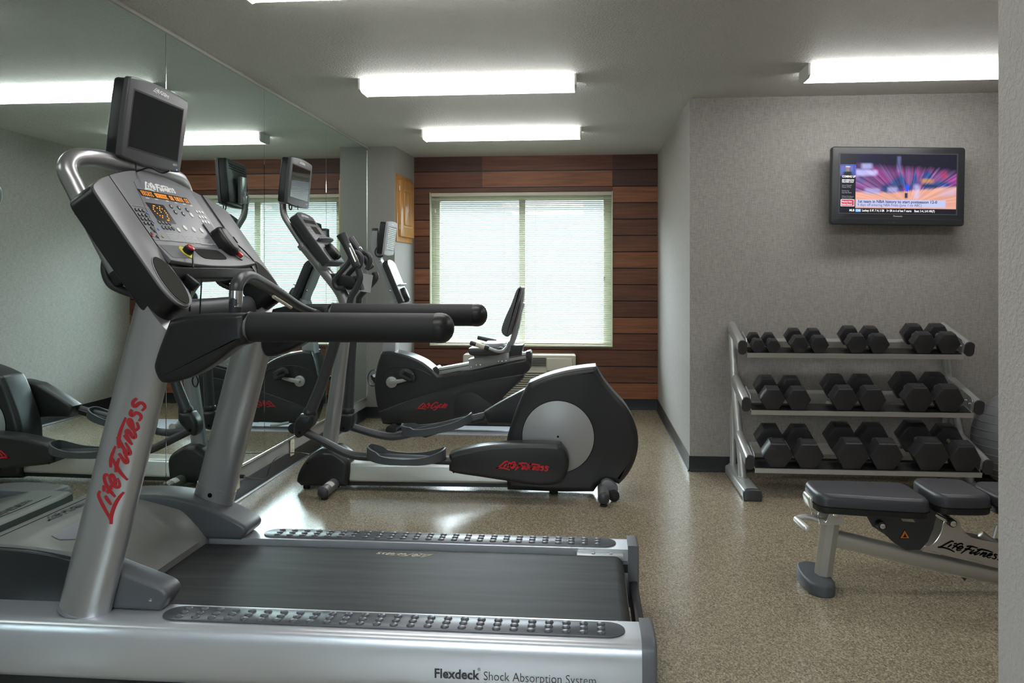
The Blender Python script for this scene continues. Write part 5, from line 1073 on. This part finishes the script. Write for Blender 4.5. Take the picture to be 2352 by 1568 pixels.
b = B(); y = 6.63; tube(b, [PY(869, 565, y), PY(862, 575, y), PY(863, 585, y), PY(871, 590, y), PY(880, 587, y)], .006, 8); add('cable', b, 'black_plastic', mo3)
# floor supports
p = PY(888, 988, 6.60); b = B(); cyl(b, (-1.57, 6.50, .040), (-1.57, 7.0, .040), .036, .003, 24); fs = add('stabilizer_bar', b, 'tube_grey', bk_)
for y_ in (6.49, 6.975): b = B(); cyl(b, (-1.57, y_, .042), (-1.57, y_ + .035, .042), .040, .006, 24); add('transport_wheel', b, 'rubber_black', fs)
b = B(); tube(b, [(-1.50, 6.60, .07), (-1.40, 6.56, .055), (-1.36, 6.56, .05)], .012, 10); add('support_strut', b, 'bike_grey', fs)
b = B(); cyl(b, (-.55, 6.50, .036), (-.55, 7.0, .036), .030, .003, 24); rs2 = add('stabilizer_bar', b, 'bike_grey', bk_)
b = B(); slab(b, [(-1.2, .05), (-.5, .05), (-.5, .20), (-1.2, .12)], FXZ, 6.70, 6.80, .004, .004, 2, sm=False); add('frame_beam', b, 'black_plastic', bk_)
b = B(); box(b, (-.82, 6.80, .003), (1.62, .46, .006), .002); tag(add('floor_mat', b, 'mat_grey'), 'Pale grey flat mat on the floor under the recumbent bike', 'floor mat')
# power cord of the elliptical
b = B()
cp = [PX(557, 1094, -1.962), PX(585.7, 1098.6, -1.955), PX(605, 1100, -1.945), PX(614, 1093, -1.94), PX(618, 1077, -1.94), PX(628.6, 1057.5, -1.94), PX(642.9, 1047, -1.93), PX(671, 1039.5, -1.90), PX(698, 1041, -1.84), PY(712, 1044, 5.03)]
tube(b, cp, .0035, 8, sm=5); tube(b, [cp[0] + Vector((-.02, 0, .0)), cp[0] + Vector((.012, 0, 0))], .011, 10, sm=1)
tag(add('power_cord', b, 'black_plastic'), 'Thin black power cord from the low outlet to the elliptical front', 'power cord')
# ================================================================== DUMBBELL RACK
XA, XZr = .93, 2.24
rk = thing('dumbbell_rack', 'Silver three-tier dumbbell rack standing against the grey wall under the television', 'dumbbell rack', ((XA + XZr) / 2, 5.1, 0))
SL = .262                                    # every shelf leans down to the front by this slope
TIERS = [(5.105, .846, 5.475), (4.985, .521, 5.335), (4.880, .203, 5.255)]   # front end of side arm (y, z), back end y
sc = (1, SL); nl = math.hypot(*sc)
def ov(w, h, n=6): return rrect(-w/2, w/2, -h/2, h/2, min(w, h) * .46, 5)
def oval(bm, p, q, w, h, side=(1, 0, 0)):
    p, q = Vector(p), Vector(q); d = (q - p).normalized(); s = Vector(side); up = d.cross(s).normalized(); fr = Fr(p, s, up, d); slab(bm, ov(w, h), fr, 0, (q - p).length, sm=False)
for X_ in (XA, XZr):
    s = 1 if X_ < 1.5 else -1
    for (yf, zf, yb) in TIERS:
        b = B(); d = Vector((0, -1, -SL)).normalized(); p = Vector((X_, yb, zf + (yb - yf) * SL)); q = Vector((X_, yf, zf)); oval(b, p, q, .048, .082); a = add('shelf_arm', b, 'rack_paint', rk, sharp=50)
        b = B(); oval(b, q - d * .002, q + d * .012, .052, .087); add('arm_end_cap', b, 'tube_grey', a, sharp=50)
        b = B(); slab(b, [(-.19, -.045), (-.0, -.040), (-.0, .032), (-.02, .048), (-.15, .048), (-.19, .01)], Fr(q + Vector((s * .028, .02, 0)), (0, -1, -SL), (0, -SL, 1), (1, 0, 0)), -.002, .002, sm=False); add('shelf_bracket', b, 'rack_paint', a)
        b = B()
        for k in (.05, .10): c = q - d * k + Vector((s * .030, 0, .0)); cyl(b, c, c + Vector((s * .008, 0, 0)), .007, .001, 8)
        add('bolts', b, 'chrome', a)
    # front upright in three leaning lengths
    pts = [(X_, 5.475, .90), (X_, 5.38, .66), (X_, 5.33, .56), (X_, 5.275, .36), (X_, 5.235, .22), (X_, 5.165, .05)]
    U = [PX(u, v, XA) for u, v in ((1676, 765), (1687, 872), (1693, 945), (1699, 1010), (1703, 1060), (1706, 1112))]
    pts = [Vector((X_, p.y, max(p.z, .05))) for p in U]; pts[0].y = min(pts[0].y, 5.46)
    b = B(); tube(b, pts, (.028, .024), 18, up=(1, 0, 0), sm=4); add('upright', b, 'rack_paint', rk)
    b = B(); tube(b, [(X_, 5.36, .52), (X_, 5.405, .44), (X_, 5.425, .34), (X_, 5.425, .05)], .0215, 16, sm=5); add('rear_leg', b, 'rack_paint', rk)
    b = B(); fr = Fr((X_, 4.80, 0), (1, 0, 0), (0, 0, 1), (0, 1, 0)); slab(b, [(-.048, .012, 1), (.048, .012, 1), (.048, .050), (.030, .062), (-.030, .062), (-.048, .050)], fr, 0, .66, 0, .03, 4, n=3); ft = add('floor_foot', b, 'rack_paint', rk, sharp=50)
    b = B(); slab(b, [(-.051, .0, 1), (.051, .0, 1), (.051, .052), (.032, .066), (-.032, .066), (-.051, .052)], fr, -.018, .012, .008, 0, 3, n=3); add('foot_end_cap', b, 'tube_grey', ft, sharp=50)
    b = B(); box(b, (X_, 5.42, .006), (.07, .05, .012)); box(b, (X_, 4.95, .006), (.07, .05, .012)); add('rubber_glide', b, 'rubber_black', ft)
    for y_, z_ in ((pts[-1].y, .066), (5.425, .064)):
        b = B(); tube(b, [(X_, y_, z_ - .003), (X_, y_, z_ + .003)], (.034, .029), 18, up=(1, 0, 0), sm=1); add('weld_ring', b, 'rack_paint', ft)
def plane_of(i):
    yf, zf, yb = TIERS[i]; return Vector((0, yf, zf - .040)), Vector((0, -SL, 1)).normalized()
for i, (yf, zf, yb) in enumerate(TIERS):
    P0, N0 = plane_of(i); fr = Fr(P0, (1, 0, 0), (0, 1, SL), N0)
    b = B(); quadbox(b, fr, XA + .03, XZr - .03, -.001, .115, -.004, 0); slab(b, [(XA + .03, -.006), (XZr - .03, -.006), (XZr - .03, -.001), (XA + .03, -.001)], fr, -.022, .006, sm=False); sh = add('front_shelf', b, 'rack_paint', rk)
    b = B(); quadbox(b, fr, XA + .035, XZr - .035, .012, .112, 0, .003); add('rubber_liner', b, 'rubber_black', sh)
    dd = (.235, .275, .30)[i]
    b = B(); quadbox(b, fr, XA + .03, XZr - .03, dd, dd + .055, -.004, 0); slab(b, [(XA + .03, dd - .004), (XZr - .03, dd - .004), (XZr - .03, dd + .001), (XA + .03, dd + .001)], fr, -.048, -.0005, sm=False); add('rear_rail', b, 'rack_paint', rk)
DB = [[(1731.8, 782, 1718, 752.6, 34), (1767, 782.6, 1751.7, 753.6, 34), (1827.6, 779, 1807.4, 752.6, 44), (1872.6, 779.6, 1851.2, 753.6, 44), (1959, 779, 1933.9, 752, 52), (2010.4, 780, 1981.3, 752.6, 53), (2116, 780, 2080.8, 752.4, 60), (2172.6, 781.7, 2135.9, 752, 61)],
      [(1774.7, 915, 1753.9, 879, 61), (1834.4, 916.4, 1811.4, 880.6, 62), (1941.5, 917, 1911.8, 881.2, 66), (2005.8, 918.2, 1975.2, 883, 66), (2112.9, 919.5, 2076.2, 883, 70), (2186.4, 922, 2145, 885, 72)],
      [(1786, 1048, 1771.6, 1006, 72), (1858.9, 1052, 1840.5, 1009, 73), (1962.9, 1054.5, 1935.4, 1010.7, 76), (2044.6, 1056.6, 2007.3, 1013.7, 78), (2149.6, 1061, 2109.8, 1015.3, 81), (2240, 1064, 2191, 1016.8, 83)]]
ordw = ['First', 'Second', 'Third', 'Fourth', 'Fifth', 'Sixth', 'Seventh', 'Eighth']
sizes = [['tiny', 'tiny', 'small', 'small', 'medium', 'medium', 'larger', 'larger'], ['mid-size'] * 6, ['heavy'] * 6]
tn = ['top', 'middle', 'bottom']
rows = ['dumbbells on the top tier', 'dumbbells on the middle tier', 'dumbbells on the bottom tier']
for i, row in enumerate(DB):
    P0, N0 = plane_of(i); dirv = Vector((0, 1, SL)).normalized()
    xs_ = [PP(q[0], q[1], P0 + N0 * .06, N0).x * .6667 + PP(q[2], q[3], P0 + N0 * .06, N0).x * .3333 for q in row]
    for k, (u0, v0, u1, v1, wpx) in enumerate(row):
        r = wpx * .5 * (P0.y + .03) / F * 1.0 / 1.03
        for _ in range(2): c0 = PP(u0, v0, P0 + N0 * (r * .866 + .003), N0); r = wpx * .5 * (c0.y) / 1.035 / F
        c1 = PP(u1, v1, P0 + N0 * (r * .866 + .003), N0)
        gap = min([abs(xs_[k] - xs_[j]) for j in range(len(row)) if j != k]); r = min(r, gap / 2 - .0012)
        if i == 2 and k == 5: r = min(r, .088)
        hl = (.052, .062, .070, .078)[k // 2] if i == 0 else (.080, .085, .090)[k // 2] if i == 1 else (.095, .10, .105)[k // 2]
        yc = c0.y + hl * .5; x = min((c0.x * 2 + c1.x) / 3, XZr - .034 - r); total = (.17, .195, .215, .235)[k // 2] if i == 0 else (.25, .265, .28)[k // 2] if i == 1 else (.30, .315, .33)[k // 2]
        s0 = (.008 if i else .012)                  # front face set back from the shelf edge
        C0 = P0 + N0 * (r * .866 + .0035) + dirv * s0; C0.x = x
        lab_ = f"{ordw[k]} black hex dumbbell from the left on the {tn[i]} tier of the rack"
        root = thing('hex_dumbbell', lab_, 'dumbbell', C0 + dirv * total / 2 - N0 * r * .866, rows[i])
        fr = Fr(C0, (1, 0, 0), N0, dirv)
        hexo = [(r * math.cos(a), r * math.sin(a)) for a in [q * math.pi / 3 for q in range(6)]]
        for h0, h1, nm in ((0, hl, 'f'), (total - hl, total, 'b')):
            b = B(); slab(b, hexo, fr, h0, h1, r * .13, r * .13, 2, sm=False); hd = add('hex_head', b, 'hex_rubber', root, sharp=30)
            b = B(); top = Fr(C0 + N0 * r * .866 + dirv * (h0 + h1) / 2, (1, 0, 0), dirv, N0); slab(b, rrect(-r * .36, r * .36, -hl * .26, hl * .26, .003), top, -.001, .0012, sm=False); add('weight_plate_label', b, 'hex_label', hd)
            if i == 0 and False: pass
        hr = min(.0135 + .003 * (k // 2) if i == 0 else .0165, .017)
        pts = [C0 + dirv * (hl - .002 + (total - 2 * hl + .004) * t) for t in (0, .08, .2, .5, .8, .92, 1)]
        b = B(); tube(b, pts, [hr * 1.25, hr * 1.25, hr * .85, hr * 1.08, hr * .85, hr * 1.25, hr * 1.25], 18, sm=1); add('handle', b, 'worn_chrome', root)
# exercise ball behind the rack
b = B(); bmesh.ops.create_uvsphere(b, u_segments=64, v_segments=48, radius=.30)
for v in b.verts:
    z = v.co.z; k = 1 + (.0022 * math.cos(z * 2 * math.pi / .045) if abs(z) < .22 else 0); v.co.x *= k; v.co.y *= k; v.co += Vector((2.60, 5.165, .30))
eb = add('exercise_ball', b, 'ball_vinyl', sharp=80); tag(eb, 'Large grey inflatable exercise ball beside the right end of the dumbbell rack', 'exercise ball')
b = B()
for z in [-.2 + .045 * k for k in range(10)]:
    rr = math.sqrt(.09 - z * z) + .0012; tube(b, [(2.60 + rr * math.cos(a), 5.165 + rr * math.sin(a), .30 + z) for a in [2 * math.pi * q / 64 for q in range(65)]], .0016, 5, sm=1)
add('ridge_rings', b, 'rack_paint', eb)
# ================================================================== WEIGHT BENCH
Yb = 3.52
wb = thing('weight_bench', 'Adjustable weight bench with black pads and silver frame, cut off by the right wall', 'weight bench', (1.5, Yb, 0))
def pad(x0, x1, z0, z1, w0, w1, name, tilt=0.0, rr=.035):
    """plan outline tapered from half-width w0 (left) to w1 (right)"""
    P = [(x0 + .015, -w0 + .012), (x0 + .05, -w0), (x1 - .04, -w1), (x1 - .004, -w1 + .03), (x1, 0), (x1 - .004, w1 - .03), (x1 - .04, w1), (x0 + .05, w0), (x0 + .015, w0 - .012), (x0, w0 - .05), (x0, -w0 + .05)]
    fr = Fr((0, Yb, z0), (1, 0, tilt), (0, 1, 0), (-tilt, 0, 1)); b = B(); slab(b, P, fr, .028, z1 - z0, .004, .022, 5, n=4); p = add(name, b, 'vinyl_pad', wb, sharp=60)
    b = B(); slab(b, [(q[0], q[1] * .97) for q in P], fr, 0, .028, .008, .0, 3, n=4); add('pad_base', b, 'black_plastic', p, sharp=60)
    b = B(); q = [fr(v.x, v.y, .029) for v in inset(smooth(P, 4), -.0012)]; tube(b, q + [q[0]], .0022, 6, sm=1); add('piping', b, 'black_ink', p)
    return p
pad(.915, 1.345, .345, .425, .125, .148, 'back_pad', -.02)
pad(1.368, 1.580, .340, .420, .15, .142, 'seat_pad', .0)
pad(1.605, 2.02, .335, .415, .13, .12, 'seat_pad_end')
b = B(); tube(b, [PY(1888, 1340, Yb), PY(1897, 1270, Yb), PY(1908, 1195, Yb)], (.036, .052), 8, up=(0, 1, 0), sm=1); lg = add('front_leg', b, 'bench_paint', wb, sharp=30)
p = PY(1884, 1350, Yb)
b = B(); slab(b, [(.885, Yb - .10), (.93, Yb - .145), (.975, Yb - .13), (.99, Yb - .07), (.99, Yb + .07), (.975, Yb + .13), (.93, Yb + .145), (.885, Yb + .10)], FXY, 0, .05, .004, .010, 3, n=4); add('rubber_boot', b, 'rubber_grey', lg, sharp=60)
b = B(); zc = [(1.0, .245), (1.10, .232), (1.20, .208), (1.35, .170), (1.50, .135), (1.75, .078), (2.05, .045)]
tube(b, [PY(1915, 1235, Yb), PY(1955, 1244, Yb), PY(2035, 1264, Yb), PY(2120, 1285, Yb), PY(2290, 1320, Yb), (1.95, Yb, .035)], (.036, .030), 14, up=(0, 1, 0), sm=4); bmn = add('main_beam', b, 'bench_paint', wb, sharp=50)
b = B(); box(b, (1.97, Yb, .03), (.08, .46, .055), .012); add('rear_foot', b, 'bench_paint', wb)
# carrying handle
b = B(); hp = [PY(1903, 1205, Yb - .0), PY(1880, 1193, Yb - .0), PY(1860, 1187, Yb), PY(1843, 1187, Yb), PY(1832, 1190, Yb - .005), PY(1832, 1195, Yb - .03), PY(1854, 1214, Yb - .13)]
tube(b, hp[:6], .0115, 14, sm=5); tube(b, [hp[5] + Vector((0, .02, 0)), hp[5] + (hp[6] - hp[5]) * 1.0], .013, 14, cap=.006, sm=1); add('carry_handle', b, 'brushed_aluminium', wb)
# top bracket with pivot
for y_ in (Yb - .06, Yb + .054):
    b = B(); slab(b, xz(Yb - .06, [(1879, 1172, 1), (1882, 1195), (1896, 1200), (1904, 1184), (1915, 1171), (1928, 1172), (1935, 1183), (1937, 1206, 1), (1882, 1204, 1)]), FXZ, y_, y_ + .006, n=3); tb_ = add('pivot_bracket', b, 'bench_paint', wb)
p = PY(1922, 1182, Yb - .07)
b = B(); cyl(b, (p.x, Yb - .066, p.z), (p.x, Yb + .066, p.z), .014, .002, 18); cyl(b, (p.x, Yb - .070, p.z), (p.x, Yb - .066, p.z), .008, .001, 6); add('pivot_bolt', b, 'chrome', tb_)
b = B(); slab(b, xz(Yb - .05, [(1858, 1145), (1866, 1140), (1880, 1150), (1890, 1172), (1866, 1172), (1859, 1160)]), FXZ, Yb - .05, Yb + .05, .008, .008, 3, n=4); add('pad_hinge', b, 'bench_paint', wb, sharp=60)
# adjustment ladder plate, with a lozenge window
b = B(); O = xz(Yb - .03, [(1985, 1174), (2122, 1174), (2138, 1160), (2148, 1162), (2150, 1185), (2142, 1215), (2130, 1243), (2112, 1262), (2080, 1262), (2052, 1245), (2030, 1225), (2003, 1208), (1993, 1190)]); slab(b, [q + (1,) if len(q) < 3 else q for q in O], FXZ, Yb - .034, Yb - .028, n=1); ld = add('ladder_plate', b, 'dark_plastic', wb)
b = B(); O = xz(Yb - .036, [(2062, 1179), (2090, 1179), (2102, 1199), (2074, 1197)]); slab(b, O, FXZ, Yb - .0352, Yb - .034, sm=False); add('plate_window', b, 'window_tan', ld)
b = B(); p = PY(2022, 1204, Yb - .05); q = PY(2010, 1196, Yb + .02); cyl(b, (p.x, Yb - .075, p.z), (p.x, Yb + .0, p.z + .0), .017, .002, 20); rl_ = add('adjusting_roller', b, 'black_plastic', ld)
b = B(); cyl(b, (p.x, Yb - .079, p.z), (p.x, Yb - .074, p.z), .011, .002, 16); add('roller_bolt', b, 'chrome', rl_)
FBn = Fr((0, Yb - .0345, 0), (1, 0, 0), (0, 0, 1), (0, -1, 0)); p = PY(2078, 1228, Yb - .035)
b = B(); slab(b, [(p.x - .021, p.z - .015), (p.x + .021, p.z - .015), (p.x, p.z + .023)], FBn, 0, .001, sm=False); wt = add('warning_triangle', b, 'black_ink', ld)
b = B(); slab(b, [(p.x - .018, p.z - .013), (p.x + .018, p.z - .013), (p.x, p.z + .019)], FBn, 0.001, .0015, sm=False); add('triangle_field', b, 'warning_orange', wt)
b = B(); slab(b, [(p.x - .008, p.z - .009), (p.x + .009, p.z - .009), (p.x + .004, p.z - .003), (p.x + .001, p.z + .007), (p.x - .002, p.z - .002)], FBn, 0.0015, .002, sm=False); add('pinch_symbol', b, 'black_ink', wt)
# side plate with the lettering
O = xz(Yb - .045, [(2115.6, 1261, 1), (2138, 1253), (2152, 1240), (2163, 1220), (2168, 1200), (2178, 1189), (2192, 1188), (2203, 1197), (2210, 1214), (2225, 1230), (2245, 1238), (2300, 1248, 1), (2380, 1266, 1), (2380, 1322, 1), (2290, 1304, 1)])
b = B(); slab(b, O, FXZ, Yb - .046, Yb - .040, n=4); slab(b, O, FXZ, Yb + .040, Yb + .046, n=4); sp = add('side_plate', b, 'bench_paint', wb)
FBp = Fr((0, Yb - .0462, 0), (1, 0, 0), (0, 0, 1), (0, -1, 0)); q0 = FBp.inv(PY(2153, 1256, Yb - .046)); q1 = FBp.inv(PY(2305, 1284, Yb - .046)); logo_on(FBp, q0[0], q0[1], q1[0], q1[1], FIT, 'brand_lettering', sp, 'black_ink', .0008, 40)
b = B(); p = PY(2183, 1198, Yb - .05); cyl(b, (p.x, Yb - .075, p.z), (p.x, Yb + .07, p.z), .016, .002, 20); pb = add('pivot_tube', b, 'black_plastic', sp); b = B(); cyl(b, (p.x, Yb - .080, p.z), (p.x, Yb - .074, p.z), .012, .002, 16); add('pivot_bolt', b, 'chrome', pb)
b = B()
for u0, v0, u1, v1 in ((2120, 1264, 2160, 1272), (2222, 1284, 2256, 1292)): tube(b, [PY(u0, v0, Yb - .047), PY(u1, v1, Yb - .047)], .004, 8, cap=.003, sm=1)
add('weld_bead', b, 'bench_paint', bmn)
b = B(); tube(b, line(Yb - .02, [(2138, 1150), (2137, 1170), (2130, 1186), (2122, 1196)]), .006, 10); tube(b, line(Yb - .05, [(2148, 1180), (2165, 1190), (2180, 1197)]), .008, 10); add('adjusting_hook', b, 'chrome', ld)
b = B(); cyl(b, tuple(PY(2252, 1225, Yb)), tuple(PY(2300, 1262, Yb)), .016, .002, 16); st_ = add('support_strut', b, 'bench_paint', wb)
b = B(); tube(b, line(Yb - .06, [(2290, 1205), (2282, 1235)]), .008, 10, sm=1); add('pull_rod', b, 'brushed_aluminium', st_)
b = B(); tube(b, [PY(2206, 1318, Yb), PY(2215, 1330, Yb), PY(2226, 1320, Yb)], .006, 8, sm=1); add('lower_hook', b, 'dark_plastic', bmn)
